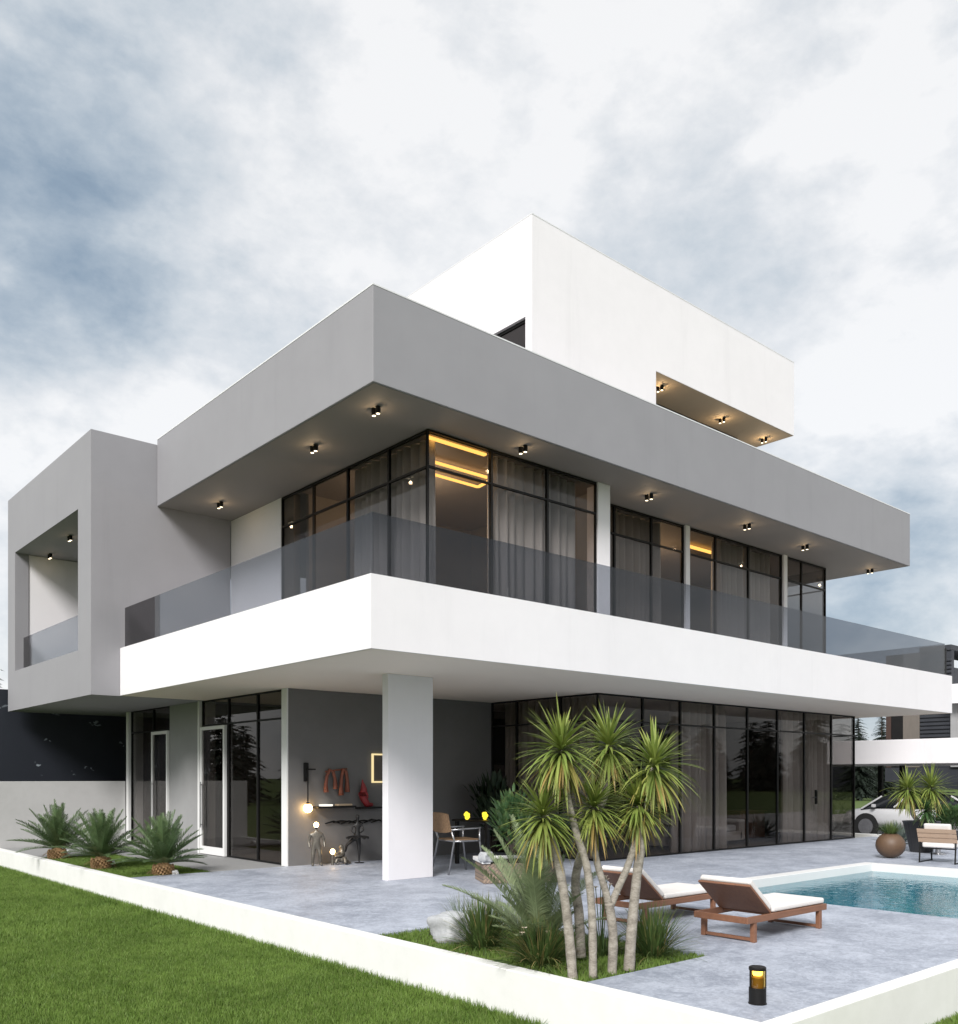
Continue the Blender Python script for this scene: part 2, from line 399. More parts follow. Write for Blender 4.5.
e = cr.color_ramp; e.elements[0].position = .12; e.elements[0].color = (.15, .21, .30, 1); e.elements[1].position = .92; e.elements[1].color = (.90, .90, .90, 1)
for pos, col in ((.36, (.265, .345, .435)), (.52, (.42, .49, .56)), (.66, (.585, .635, .68)), (.78, (.725, .75, .775))):
    q = e.elements.new(pos); q.color = (*col, 1)
bg1 = N(nt, 'ShaderNodeBackground', Strength=.10); L(nt, sky.outputs[0], bg1.inputs[0])
bg2 = N(nt, 'ShaderNodeBackground', Strength=.66); L(nt, cr.outputs[0], bg2.inputs[0])
mx = N(nt, 'ShaderNodeMixShader'); mx.inputs[0].default_value = .9
L(nt, bg1.outputs[0], mx.inputs[1]); L(nt, bg2.outputs[0], mx.inputs[2]); L(nt, mx.outputs[0], out.inputs[0])
sl = bpy.data.lights.new('sun', 'SUN'); sl.energy = 2.7; sl.angle = R(20); sl.color = (1., .972, .95)
so = bpy.data.objects.new('sun', sl); C.objects.link(so); so.rotation_euler = SUN.to_track_quat('Z', 'Y').to_euler()
so.location = (-20, -20, 30)
SC.view_settings.view_transform = 'Standard'; SC.view_settings.look = 'None'; SC.view_settings.gamma = 1; SC.view_settings.use_curve_mapping = False
SC.view_settings.exposure = .74
SC.render.engine = 'CYCLES'
cy = SC.cycles; cy.use_denoising = True; cy.max_bounces = 10; cy.transparent_max_bounces = 24; cy.diffuse_bounces = 4; cy.glossy_bounces = 4
cy.sample_clamp_indirect = 6; cy.caustics_reflective = False; cy.caustics_refractive = False

# ------------------------------------------------------------------ ground, patio, pool, beds
GZ = -.40
g = MB(); gx_ = [-900, 10.72, 16.42, 900]; gy_ = [-900, 4.02, 7.9, 900]
g.add([(x, y, GZ) for y in gy_ for x in gx_], [(j*4+i, j*4+i+1, j*4+i+5, j*4+i+4) for j in range(3) for i in range(3) if (i, j) != (1, 1)])   # open where the pool basin is
struct(g.build('ground', 'ground'))
struct(bx(24.2, 60, -4, 24, GZ - .3, GZ + .02).build('driveway', 'driveway'))
# patio as abutting slabs round the pool and the planting beds
pa = MB()
PX0, PX1, PY0, PY1 = 10.8, 16.32, 4.1, 7.8          # pool
B1 = (5.24, 6.9, 4.79, 7.62)                        # palm bed
B2 = (5.24, 6.67, 14.53, 19.3)                      # cycad bed
def flat(x0, x1, y0, y1): pa.box(x0, x1, y0, y1, -.3, 0)
flat(5.24, 6.9, 3.24, 4.79); flat(5.24, 6.9, 7.62, 14.53)
flat(6.9, PX0, 3.24, 14.53); flat(PX0, 25.0, 3.24, PY0 - .0); flat(PX0, 24.0, PY1 + .24, 11.5); flat(PX1 + .24, 24.0, PY0, PY1 + .24)
flat(PX0, 13.0, 11.5, 14.53)
struct(pa.build('patio', 'patio'))
struct(bx(6.67, 8.2, 14.53, 22.38, -.3, -.004).box(5.24, 6.67, 19.3, 22.38, -.3, -.004).build('path', 'path'))
struct(MB().box(B1[0], B1[1], B1[2], B1[3], -.3, -.03).build('palm_bed_ground', 'soil'))
struct(MB().box(B2[0], B2[1], B2[2], B2[3], -.3, -.03).build('cycad_bed_ground', 'soil'))
t = thing('swimming_pool', 'rectangular turquoise swimming pool set in the blue grey patio', 'pool', (13.5, 6, -.1))
pw = MB()
pw.box(PX0, PX1, PY0, PY1, -1.35, -1.25); pw.box(PX0 - .05, PX0 + .0, PY0, PY1, -1.35, -.02); pw.box(PX1, PX1 + .05, PY0, PY1, -1.35, -.13)
pw.box(PX0, PX1, PY1, PY1 + .05, -1.35, -.13); pw.box(PX0, PX1, PY0 - .05, PY0, -1.35, -.02)
pw.build('basin', 'pool_tile', t)
cp = MB(); cp.box(PX0, PX1 + .24, PY1, PY1 + .24, -.13, .012); cp.box(PX1, PX1 + .24, PY0, PY1, -.13, .012)
cp.build('coping', 'white_trim', t, bevel=.006)
wt = MB(); wt.add([(PX0, PY0, -.12), (PX1, PY0, -.12), (PX1, PY1, -.12), (PX0, PY1, -.12)], [(0, 1, 2, 3)])
wt.build('water', 'water', t)
k = MB(); k.box(5.09, 5.24, 3.24, 22.4, -.6, .012); k.box(5.09, 26., 3.10, 3.24, -.6, .012)
tag(k.build('garden_wall', 'kerb', loc=(5.16, 3.2, GZ), bevel=.008), 'low white retaining wall edging the patio above the lawn', 'garden wall')
k = MB(); k.box(24.0, 24.2, 3.24, 20, -.6, .06)
tag(k.build('driveway_edging', 'kerb', loc=(24.1, 10, GZ), bevel=.008), 'white edging strip between the patio and the car', 'edging')

# ------------------------------------------------------------------ villa
V = thing('villa', 'modern white and grey villa with cantilevered balcony and roof slabs', 'house', (14, 14, 0))
X0, Y0 = 8.1, 14.5
bx(7.105, 23.83, 10.398, 18.062, 7.06, 8.395).box(9.2, 23.82, 18.062, 22, 7.07, 8.38).build('roof_slab', 'grey', V, bevel=.008)
cpg = MB()
for z, xa, xb, ya_, yb_ in ((8.395, 7.105, 23.83, 10.398, 18.062), (12.275, 12.043, 21.474, 12.317, 20.0)):
    cpg.box(xa - .004, xb + .004, ya_ - .004, ya_ + .25, z, z + .022); cpg.box(xa - .004, xa + .25, ya_ + .25, yb_, z, z + .022); cpg.box(xb - .25, xb + .004, ya_ + .25, yb_, z, z + .022)
cpg.build('parapet_coping', 'coping', V)
# balcony: floor slab and parapet
bs = MB(); bs.box(6.371, 23.85, 9.368, 18.064, 3.2, 3.6)
bs.box(6.371, 6.571, 9.368, 18.064, 3.6, 4.13); bs.box(6.571, 23.85, 9.368, 9.568, 3.6, 4.13); bs.box(23.65, 23.85, 9.568, 18.064, 3.6, 4.13)
bs.build('balcony_slab', 'white', V)
bx(8.5, 23.6, 18.064, 22.2, 3.2, 3.6).build('floor_slab', 'white', V)
bx(6.40, 23.82, 9.40, 18.05, 3.194, 3.1995).build('balcony_soffit_bounce', 'soffit', V)  # thin sheet added to carry the warm bounce tone
bx(7.14, 23.80, 10.43, 18.05, 7.054, 7.0595).build('roof_soffit_shade', 'soffit_shade', V)  # thin sheet added to carry the shade tone
bx(15.80, 21.46, 12.33, 19.9, 10.394, 10.3995).build('overhang_soffit_glow', 'soffit_lamp_glow', V)  # thin sheet added to carry the lamp glow tone
# frameless glass railing on the parapet
RZ0, RZ1 = 4.10, 4.92
def railing(parts, mat='rail_glass'):
    for p in parts: bx(*p).build('railing_panel', mat, V)
railing([(6.44, 6.455, 9.44, 16.283, RZ0, RZ1)])
o = bx(6.44, 6.455, 16.285, 18.0, RZ0, RZ1).build('railing_panel', 'rail_reflect', V); o['label'] = 'end panel of the railing with a dark reflection put into its tint'
xs = [6.453, 23.60]
railing([(a + .003, b - .003, 9.44, 9.455, RZ0, RZ1) for a, b in zip(xs, xs[1:])])
railing([(23.60, 23.615, 9.46, 17.5, RZ0, RZ1)])
bx(23.62, 23.70, 9.44, 9.52, 4.13, 4.82).build('railing_post', 'black', V)

# projecting grey box with its loggia
gx, gy0, gy1 = 5.819, 18.07, 24.11
gb = MB()
gb.box(gx, 11, gy0, gy1, 6.93, 8.30)                      # top
gb.box(gx, 11, gy0, gy1, 3.19, 3.75)                      # bottom
gb.box(gx, 6.12, gy0 + .776, 23.479, 3.75, 4.12)                    # sill
gb.box(gx, 8.69, gy0, gy0 + .775, 3.75, 6.93)             # near jamb wall
gb.box(gx, 6.12, 23.48, gy1, 3.75, 6.93)                  # far jamb
gb.box(6.12, 11, 23.62, gy1, 3.75, 6.93)
gb.build('projecting_box', 'grey', V)
lw = MB(); lw.box(6.13, 7.95, 23.5, 23.61, 3.76, 6.92); lw.box(7.95, 8.1, 22.7, 23.61, 3.76, 6.92)
lw.build('loggia_wall', 'white', V)
bx(6.0, 6.015, 18.85, 23.0, RZ0, RZ1).build('railing_panel', 'rail_glass', V)
o = bx(6.0, 6.015, 23.005, 23.46, RZ0, RZ1).build('railing_panel', 'rail_reflect', V); o['label'] = 'end panel of the loggia railing with a dark reflection put into its tint'

# windows -------------------------------------------------
def window(axis, plane, a0, a1, z0, z1, tz=None, pane='glass', fw=.021, fd=.05, name='window', frame='black', extra=True):
    """one glazed bay: frame (the part) with its glass (the sub-part); axis 'x' runs along X at Y = plane, 'y' along Y at X = plane"""
    f = MB(); g = MB()
    def b(mb, p0, p1, q0, q1, r0, r1):
        if axis == 'x': mb.box(p0, p1, q0, q1, r0, r1)
        else: mb.box(q0, q1, p0, p1, r0, r1)
    y0, y1 = plane, plane + fd
    b(f, a0, a0 + fw, y0, y1, z0, z1); b(f, a1 - fw, a1, y0, y1, z0, z1)
    b(f, a0 + fw, a1 - fw, y0, y1, z1 - fw*1.3, z1); b(f, a0 + fw, a1 - fw, y0, y1, z0, z0 + fw)
    if tz: b(f, a0 + fw, a1 - fw, y0 + .002, y1, tz - fw*.75, tz + fw*.75)
    b(g, a0 + fw*.6, a1 - fw*.6, plane + fd*.5, plane + fd*.5 + .008, z0 + fw*.5, z1 - fw*.6)
    o = f.build(name, frame, V); g.build('pane', pane, o)
    return o
# ground floor, left facade
YL = [14.70, 15.72, 16.95, 18.17]
for a, b in zip(YL, YL[1:]): window('y', X0, a, b, .01, 3.19, 2.67)
window('y', X0, 19.85, 20.84, .01, 3.19, 2.67); window('y', X0, 20.84, 22.23, .01, 3.19, 2.67)
def door(axis, plane, a0, a1, z1):
    d = MB(); h = .07
    d.box(plane, plane + .06, a0, a0 + h, .01, z1); d.box(plane, plane + .06, a1 - h, a1, .01, z1)
    d.box(plane, plane + .06, a0 + h, a1 - h, z1 - h, z1); d.box(plane, plane + .06, a0 + h, a1 - h, .01, .17)
    o = d.build('door', 'white_trim', V, bevel=.004)
    bx(plane + .025, plane + .033, a0 + h - .01, a1 - h + .01, .16, z1 - h + .01).build('pane', 'glass', o)
    MB().tube([(plane - .04, a1 - .11, .55), (plane - .04, a1 - .11, 1.5)], .011).box(plane - .04, plane, a1 - .118, a1 - .102, .6, .62).box(plane - .04, plane, a1 - .118, a1 - .102, 1.43, 1.45).build('handle', 'chrome', o)
door('y', X0 - .063, 16.99, 18.13, 2.64)
door('y', X0 - .063, 19.86, 20.80, 2.64)
# ground floor, terrace recess and front
XR, YF = 12.95, 11.45
ys = [11.48, 12.46, 13.72, 14.49]
for a, b in zip(ys, ys[1:]): window('y', XR, a, b, .01, 3.19, 2.68)
xm = [12.95, 14.287, 15.511, 16.719, 17.994, 19.25, 20.471, 21.787, 22.99]
for a, b in zip(xm, xm[1:]): window('x', YF, a, b, .01, 3.19, 2.68)
window('y', 22.95, 11.505, 12.3, .01, 3.19, 2.68)
MB().tube([(20.95, YF - .05, .95), (20.95, YF - .05, 1.25)], .014).tube([(20.95, YF - .05, 1.1), (20.75, YF - .05, 1.1)], .012).box(20.925, 20.975, YF - .04, YF, .93, 1.28).build('door_handle', 'black', V)
# walls
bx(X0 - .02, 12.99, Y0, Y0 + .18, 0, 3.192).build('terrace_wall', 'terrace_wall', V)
bx(X0 - .05, X0 - .022, Y0 - .005, Y0 + .19, 0, 3.192).build('wall_jamb', 'white_trim', V)
bx(X0 - .01, 8.4, 18.26, 19.845, 0, 3.185).build('facade_wall', 'grey_wall', V)
bx(X0 - .06, 8.4, 18.175, 18.255, 0, 3.192).build('wall_jamb', 'white_trim', V)
bx(X0 - .06, 8.4, 22.235, 22.39, 0, 3.18).build('wall_jamb', 'white_trim', V)
bx(8.10, 8.98, 11.45, 11.60, 0, 3.193).build('column', 'white', V, bevel=.006)
# ground floor rooms
it = MB(); it.box(8.16, 12.9, 14.69, 22.2, -.02, .004); it.box(13.02, 22.94, 11.52, 17.9, -.02, .004); it.build('interior_floor', 'interior_floor', V)
it = MB(); it.box(11.5, 11.6, 14.70, 22.2, 0, 3.19); it.box(8.4, 11.5, 22.25, 22.35, 0, 3.19); it.box(13.05, 23.0, 16.3, 16.4, 0, 3.19)
it.box(12.99, 13.04, 14.52, 16.4, 0, 3.19); it.box(22.90, 23.0, 12.31, 16.4, 0, 3.19); it.box(8.4, 11.5, 18.6, 18.7, 0, 3.19)
it.build('interior_wall', 'interior_dark', V)
bx(13.1, 15.2, 16.18, 16.29, 1.9, 3.0).build('wall_panel', 'black', V)
# upper floor
ZF, ZT, ZM = 3.605, 6.985, 6.47
XU, YU, YR = 8.703, 11.223, 11.91
bx(XU, XU + .2, 15.9, 18.062, ZF, 7.052).build('upper_wall', 'white', V)
yu = [11.26, 12.30, 13.541, 14.693, 15.88]
for a, b in zip(yu, yu[1:]): window('y', XU, a, b, ZF, ZT + .055, ZM)
xu = [8.703, 10.046, 11.365, 12.64]
for a, b in zip(xu, xu[1:]): window('x', YU, a, b, ZF, ZT + .055, ZM)
bx(12.651, 12.987, YU - .03, YU + .25, ZF, 7.052).build('upper_column', 'white', V, bevel=.005)
bx(12.90, 12.985, YU + .252, YR + .05, ZF, 7.052).build('upper_wall', 'grey_wall', V)
xr = [12.99, 13.964, 15.14, 16.23, 17.43, 18.759, 20.19, 21.148, 22.349]
for a, b in zip(xr, xr[1:]):
    window('x', YR, a, b, ZF, ZT + .055, ZM)
for a in (16.24, 20.22): bx(a, a + .15, YR - .05, YR - .002, ZF, 7.051).build('upper_column', 'white', V)
window('y', 22.30, YR + .052, 13.2, ZF, ZT + .055, ZM)
it = MB(); it.box(8.91, 22.29, 15.2, 15.3, ZF, 7.045); it.box(12.99, 13.05, YR + .06, 15.2, ZF, 7.045); it.box(22.2, 22.3, 13.21, 15.3, ZF, 7.045); it.box(8.76, 8.9, 15.5, 15.88, ZF, 7.045)
it.build('interior_wall', 'interior', V)
it = MB(); it.box(8.76, 12.9, 11.28, 15.2, 7.0, 7.05); it.box(13.05, 22.29, 11.97, 15.2, 7.0, 7.05); it.build('interior_ceiling', 'interior', V)
# penthouse
pX, pY = 12.043, 12.317
ph = MB(); ph.box(pX, 21.474, pY, 20, 10.4, 12.275)
ph.box(pX, 15.795, pY, pY + .18, 8.38, 10.4); ph.box(15.6, 15.795, pY + .18, 13.4, 8.38, 10.4); ph.box(pX, pX + .2, 15.2, 20, 8.38, 10.4)
ph.build('penthouse', 'white', V)
window('y', pX + .06, pY + .185, 15.19, 8.4, 10.39, None, fw=.04)
bx(13.4, 15.4, 13.2, 19.8, 8.39, 10.39).build('interior_wall', 'interior_dark', V)
for a, b in ((15.80, 17.4), (17.4, 19.0), (19.0, 20.5)): window('x', 13.36, a, b, 8.4, 10.39, None, fw=.045)
bx(15.81, 20.49, 13.9, 19, 8.39, 10.39).build('interior_wall', 'interior_dark', V)

# ------------------------------------------------------------------ curtains (each hangs behind the glass)
def curtain(axis, plane, a0, a1, z0, z1, label, mat='curtain', amp=.14, pitch=.20, group='curtains behind the glass walls'):
    mb = MB(); n = int((a1 - a0)/.012); vs = []
    ph_ = random.random()*6
    for i in range(n+1):
        a = a0 + (a1-a0)*i/n
        q = a/pitch*2*PI + ph_ + 1.1*math.sin(a*3.1 + ph_)
        d = amp*(1 - 2*abs(math.sin(q*.5))**.55)*(.68 + .32*math.sin(a*7.3 + ph_)) + .02*math.sin(a*2.3)
        for z, kk in ((z0, 1.15), ((z0+z1)/2, 1.), (z1, .8)):
            vs.append((a, plane + d*kk, z) if axis == 'x' else (plane + d*kk, a, z))
    fs = []
    for i in range(n):
        for j in range(2):
            k_ = i*3 + j; fs.append((k_, k_+3, k_+4, k_+1))
    mb.add(vs, fs)
    loc = ((a0+a1)/2, plane, z0) if axis == 'x' else (plane, (a0+a1)/2, z0)
    o = mb.build('curtain', mat, loc=loc, smooth=True)
    s = o.modifiers.new('solid', 'SOLIDIFY'); s.thickness = .004
    return tag(o, label, 'curtain', group)
cu = 'grey curtain '
curtain('y', 8.90, 11.35, 13.50, ZF, 6.995, cu + 'filling the upper corner window on its left side')
curtain('x', 11.42, 10.08, 11.42, ZF, 6.995, cu + 'just right of the lit corner strips upstairs')
curtain('x', 11.44, 11.46, 12.3, ZF, 6.995, cu + 'upstairs just left of the thick white column')
curtain('x', 12.12, 13.97, 15.55, ZF, 6.995, 'warm lit grey curtain upstairs just right of the thick white column', 'curtain_warm')
curtain('x', 12.12, 17.65, 18.72, ZF, 6.995, cu + 'upstairs right of the small lit room behind the balcony')
curtain('x', 12.12, 18.78, 19.95, ZF, 6.995, cu + 'upstairs beside the farthest thin white column')
lt = 'taupe curtain '
curtain('y', 13.2, 11.75, 14.3, .02, 3.17, lt + 'along the terrace side glass behind the dining corner', 'curtain_warm', .12)
curtain('x', 11.68, 15.45, 16.68, .02, 3.17, lt + 'in the full bay beside the spiky tree crowns', 'curtain_warm')
curtain('x', 11.68, 16.74, 17.4, .02, 3.17, lt + 'drawn back half way left of the pool sofa view', 'curtain_warm')
curtain('x', 11.68, 19.85, 20.42, .02, 3.17, lt + 'gathered left of the black door handle', 'curtain_warm')
curtain('x', 11.68, 20.52, 21.75, .02, 3.17, lt + 'in the bay with the black door handle', 'curtain_warm')
curtain('x', 11.68, 21.82, 22.15, .02, 3.17, lt + 'narrow bunch at the far end of the front glass', 'curtain_warm')

# ------------------------------------------------------------------ lights of the house
def point(loc, e, col=(1, .72, .42), r=.03):
    l = bpy.data.lights.new('lamp_light', 'POINT'); l.energy = e; l.color = col; l.shadow_soft_size = r
    o = bpy.data.objects.new('lamp_light', l); C.objects.link(o); o.location = loc; return o
S = thing('ceiling_spotlight', 'black twin spotlight on the roof soffit at its front corner', 'ceiling light', (0, 0, 0), 0, 'twin spotlights under the soffits')
for sx in (-1, 1):
    c_ = MB().lathe([(.001, -.105), (.030, -.105), (.034, -.109), (.037, -.105), (.037, 0), (.001, 0)], (sx*.054, 0, 0), 16).build('can', 'black', S)
    MB().lathe([(.001, -.1085), (.028, -.1085), (.028, -.1055), (.001, -.1055)], (sx*.054, 0, 0), 14).build('lens', 'lens', c_)
spots = [((7.637, 11.099, 7.054), None), ((7.742, 13.039, 7.054), 'black twin spotlight on the roof soffit, second from the corner along the left side'),
    ((7.938, 16.966, 7.054), 'black twin spotlight on the roof soffit nearest the projecting grey box'),
    ((10.367, 10.815, 7.054), 'black twin spotlight on the front roof soffit just right of the lit corner strips'),
    ((13.96, 11.054, 7.054), 'black twin spotlight on the front roof soffit just right of the thick white column'),
    ((17.212, 10.977, 7.054), 'black twin spotlight in the middle of the front roof soffit, above the paired curtains'),
    ((19.8, 11.075, 7.054), 'black twin spotlight on the front roof soffit above the farthest thin white column'),
    ((23.372, 11.233, 7.054), 'black twin spotlight at the far right tip of the roof soffit'),
    (tuple(onz(70, 536, 6.93)), 'black twin spotlight in the grey box loggia, nearer the villa'),
    (tuple(onz(50, 554, 6.93)), 'black twin spotlight in the grey box loggia, nearer its outer end'),
    ((16.469, 12.731, 10.394), 'black twin spotlight under the penthouse overhang at its left end'),
    ((19.084, 12.868, 10.394), 'black twin spotlight in the middle of the penthouse overhang'),
    ((21.032, 12.912, 10.394), 'black twin spotlight under the penthouse overhang at its right tip')]
for i, (p, lab) in enumerate(spots):
    if i == 0: S.location = p; S.rotation_euler.z = R(90)
    else: dup(S, p, R(90), lab)
    e = 1.3 if i < 8 else (.25 if i < 10 else 2.6)
    point((p[0], p[1], p[2] - .19), e)
def strip(pts, label, wdt=.05, mat='warm_led', cat='light strip', group='light strips in the upstairs rooms'):
    mb = MB()
    for a, b in zip(pts, pts[1:]):
        mb.bar(a, b, wdt, .03)
    return tag(mb.build('light_strip', mat, loc=pts[0]), label, cat, group)
strip([(8.79, 11.34, 6.968), (10.0, 11.34, 6.968)], 'straight warm light strip close behind the upstairs corner glass', .07)
a = onz(427, 460, 6.93); b = onz(489, 478, 6.93)
strip([a, b], 'middle straight warm light strip on the upstairs corner room ceiling', .065)
a = onz(427, 472.5, 6.93); b = onz(478, 487, 6.93); c = onz(490, 480.5, 6.93)
strip([a, b, c], 'bent warm light strip deepest in the upstairs corner room', .055)
a = onz(688, 546, 6.93); b = onz(713, 553, 6.93)
strip([a, b], 'short warm light strip in the room beside the thin white column', .12)
point((9.9, 13.0, 6.3), 34, (1, .72, .45), .3); point((16.8, 13.6, 6.2), 34, (1, .7, .4), .3)

# furniture seen inside through the front glass
def sofa():
    t = local(thing('sofa', 'long pale sofa behind the front glass near the pool', 'sofa', (17.6, 12.75, .004), 0))
    bx(-1.5, 1.5, -.45, .45, .08, .30).build('base', 'curtain_warm', t, bevel=.03)
    for i in range(3): bx(-1.3 + i*.87, -.45 + i*.87, -.42, .3, .30, .46).build('seat_cushion', 'curtain', t, bevel=.05, seg=3)
    bx(-1.5, 1.5, .32, .47, .30, .74).build('backrest', 'curtain_warm', t, bevel=.05, seg=3)
    for s in (-1, 1): bx(s*1.5 - .12, s*1.5 + .12, -.45, .47, .08, .58).build('armrest', 'curtain_warm', t, bevel=.04)
    return t
sofa()
t = local(thing('cabinet', 'brown wooden cabinet standing inside the front glass', 'cabinet', (20.1, 12.9, .004)))
bx(-.55, .55, -.25, .25, .06, .72).build('carcass', 'wood', t, bevel=.01); bx(-.6, .6, -.28, .28, .72, .76).build('top', 'wood', t, bevel=.006)
bx(-.5, -.02, -.27, -.252, .1, .68).build('door', 'wood', t); bx(.02, .5, -.27, -.252, .1, .68).build('door', 'wood', t)

# ------------------------------------------------------------------ terrace wall decorations (on the wall face Y = 14.5)
WY = Y0
t = thing('wall_lamp', 'black wall lamp with a glowing glass globe hanging on the terrace wall', 'wall lamp', (8.43, WY, 1.05))
MB().box(8.39, 8.47, WY - .05, WY, 1.52, 1.86).bar((8.43, WY - .07, 1.74), (8.60, WY - .07, 1.74), .025, .025).build('bracket', 'black', t, bevel=.006)
MB().tube([(8.43, WY - .09, 1.56), (8.43, WY - .09, 1.12)], .012).tube([(8.43, WY - .05, 1.58), (8.43, WY - .09, 1.55)], .012).lathe([(.001, .0), (.035, 0), (.035, .09), (.001, .09)], (8.43, WY - .09, 1.05), 12).build('rod', 'black', t)
MB().ball((8.43, WY - .09, 1.035), .082, 16, 10).build('globe', 'bulb', t, smooth=True)
o = tag(MB().box(8.58, 9.40, WY - .2, WY - .002, 1.03, 1.065).build('wall_shelf', 'black', loc=(9.0, WY, 1.03), bevel=.004), 'thin dark shelf on the terrace wall', 'shelf')
tag(MB().lathe([(.001, 0), (.12, 0), (.13, .03), (.001, .035)], (8.80, WY - .1, 1.066), 20).build('tray_light', 'pad_glow', loc=(8.8, WY - .1, 1.066)), 'small glowing white dish on the dark wall shelf', 'dish')
tag(bx(9.03, 9.33, WY - .17, WY - .03, 1.066, 1.10).build('flat_box', 'tan_box', loc=(9.18, WY - .1, 1.066), bevel=.006), 'flat tan box on the dark wall shelf', 'box')

def skin(name, verts, edges, radii, mat, parent=None, loc=None, sub=2):
    me = bpy.data.meshes.new(name); o = bpy.data.objects.new(name, me); C.objects.link(o)
    off = Vector((0, 0, 0))
    if parent is not None: o.parent = parent
    elif loc is not None: o.location = loc
    me.from_pydata(verts, edges, [])
    md = o.modifiers.new('skin', 'SKIN'); md.use_smooth_shade = True
    sv = me.skin_vertices[0].data if me.skin_vertices else None
    if sv is None:
        bpy.context.view_layer.objects.active = o
        me.skin_vertices.new(name='skin') if hasattr(me.skin_vertices, 'new') else None
        sv = me.skin_vertices[0].data
    for i, r in enumerate(radii): sv[i].radius = (r, r); sv[i].use_root = (i == 0)
    s = o.modifiers.new('sub', 'SUBSURF'); s.levels = sub; s.render_levels = sub
    me.materials.append(M[mat]); return o
def skin_tube(name, chains, mat, parent=None, loc=None):
    """continuous figure: list of chains of (point, radius); later chains start on an existing point index"""
    vs = []; es = []; rs = []
    for start, pts in chains:
        prev = start
        for p, r in pts:
            vs.append(p); rs.append(r); i = len(vs) - 1
            if prev is not None: es.append((prev, i))
            prev = i
    return skin(name, vs, es, rs, mat, parent, loc)
# standing figure lamp with a bulb for a head
t = local(thing('figure_lamp', 'standing pewter figure lamp with a glowing bulb for a head', 'lamp', (8.49, 14.22, 0), R(-25)))
skin_tube('body', [(None, [((0, 0, .37), .062), ((0, 0, .47), .058), ((0, .01, .56), .07), ((0, .01, .63), .035), ((0, 0, .665), .025)]),
    (0, [((-.05, 0, .33), .05), ((-.06, -.02, .19), .038), ((-.065, .02, .04), .028), ((-.07, -.06, .015), .022)]),
    (0, [((.05, 0, .33), .05), ((.065, -.03, .19), .038), ((.08, .03, .04), .028), ((.09, -.05, .015), .022)]),
    (2, [((-.10, 0, .57), .032), ((-.13, .01, .44), .025), ((-.12, -.04, .32), .02)]),
    (2, [((.10, 0, .57), .032), ((.14, .0, .44), .025), ((.15, -.05, .33), .02)])], 'bronze', t)
MB().lathe([(.001, 0), (.022, 0), (.022, .03), (.001, .03)], (0, 0, .67), 12).build('socket', 'black', t)
MB().ball((0, 0, .74), .045, 14, 10, 1.1).build('light_bulb', 'bulb', t, smooth=True)
# seated animal figure holding a bulb
t = local(thing('animal_lamp', 'small seated animal figure lamp holding a glowing bulb', 'lamp', (8.95, 14.2, 0), R(-20)))
skin_tube('body', [(None, [((.06, 0, .07), .075), ((.06, .01, .18), .068), ((.05, 0, .28), .04), ((.045, -.01, .345), .055), ((.0, -.04, .335), .03)]),
    (0, [((-.04, -.06, .12), .04), ((-.08, -.09, .02), .03)]), (0, [((.10, -.09, .13), .04), ((.09, -.15, .02), .03)]),
    (1, [((-.03, -.05, .2), .028), ((-.12, -.06, .17), .022)]), (1, [((.02, -.09, .17), .028), ((-.1, -.09, .15), .022)]),
    (0, [((.16, .03, .05), .025), ((.24, .02, .02), .018)])], 'bronze', t)
MB().lathe([(.001, 0), (.03, 0), (.022, .05), (.02, .19), (.001, .19)], (-.13, -.075, 0), 12).build('socket', 'bronze', t)
MB().ball((-.13, -.075, .245), .045, 14, 10, 1.1).build('light_bulb', 'bulb', t, smooth=True)
# dancer
t = local(thing('dancer_statue', 'black ballet dancer statue on one leg in a wide tutu', 'statue', (9.37, 14.22, 0), R(-30)))
skin_tube('body', [(None, [((0, 0, .50), .06), ((0, 0, .60), .042), ((0, .0, .70), .055), ((0, 0, .76), .022), ((0, 0, .80), .02), ((0, -.005, .85), .045), ((0, .01, .905), .03)]),
    (0, [((.02, 0, .44), .05), ((.03, 0, .24), .032), ((.03, .01, .06), .018), ((.03, -.01, .0), .013)]),
    (0, [((-.06, .02, .45), .045), ((-.20, .05, .33), .03), ((-.22, .08, .2), .018)]),
    (2, [((-.08, 0, .70), .022), ((-.12, -.04, .60), .016), ((-.06, -.09, .55), .012)]),
    (2, [((.08, 0, .70), .022), ((.11, -.05, .61), .016), ((.04, -.1, .56), .012)])], 'statue', t)
tu = MB(); vs = []; n = 48
for i in range(n):
    a = 2*PI*i/n
    for r_, z in ((.05, .50), (.13, .49), (.21, .465)): vs.append((r_*math.cos(a), r_*math.sin(a), z + .018*math.sin(a*8)*(r_/.2)))
tu.add(vs, [(i*3+j, ((i+1) % n)*3+j, ((i+1) % n)*3+j+1, i*3+j+1) for i in range(n) for j in range(2)])
o = tu.build('tutu', 'statue', t); o.modifiers.new('s', 'SOLIDIFY').thickness = .008
MB().lathe([(.001, 0), (.09, 0), (.09, .012), (.001, .014)], (.03, 0, 0), 20).build('base', 'statue', t)
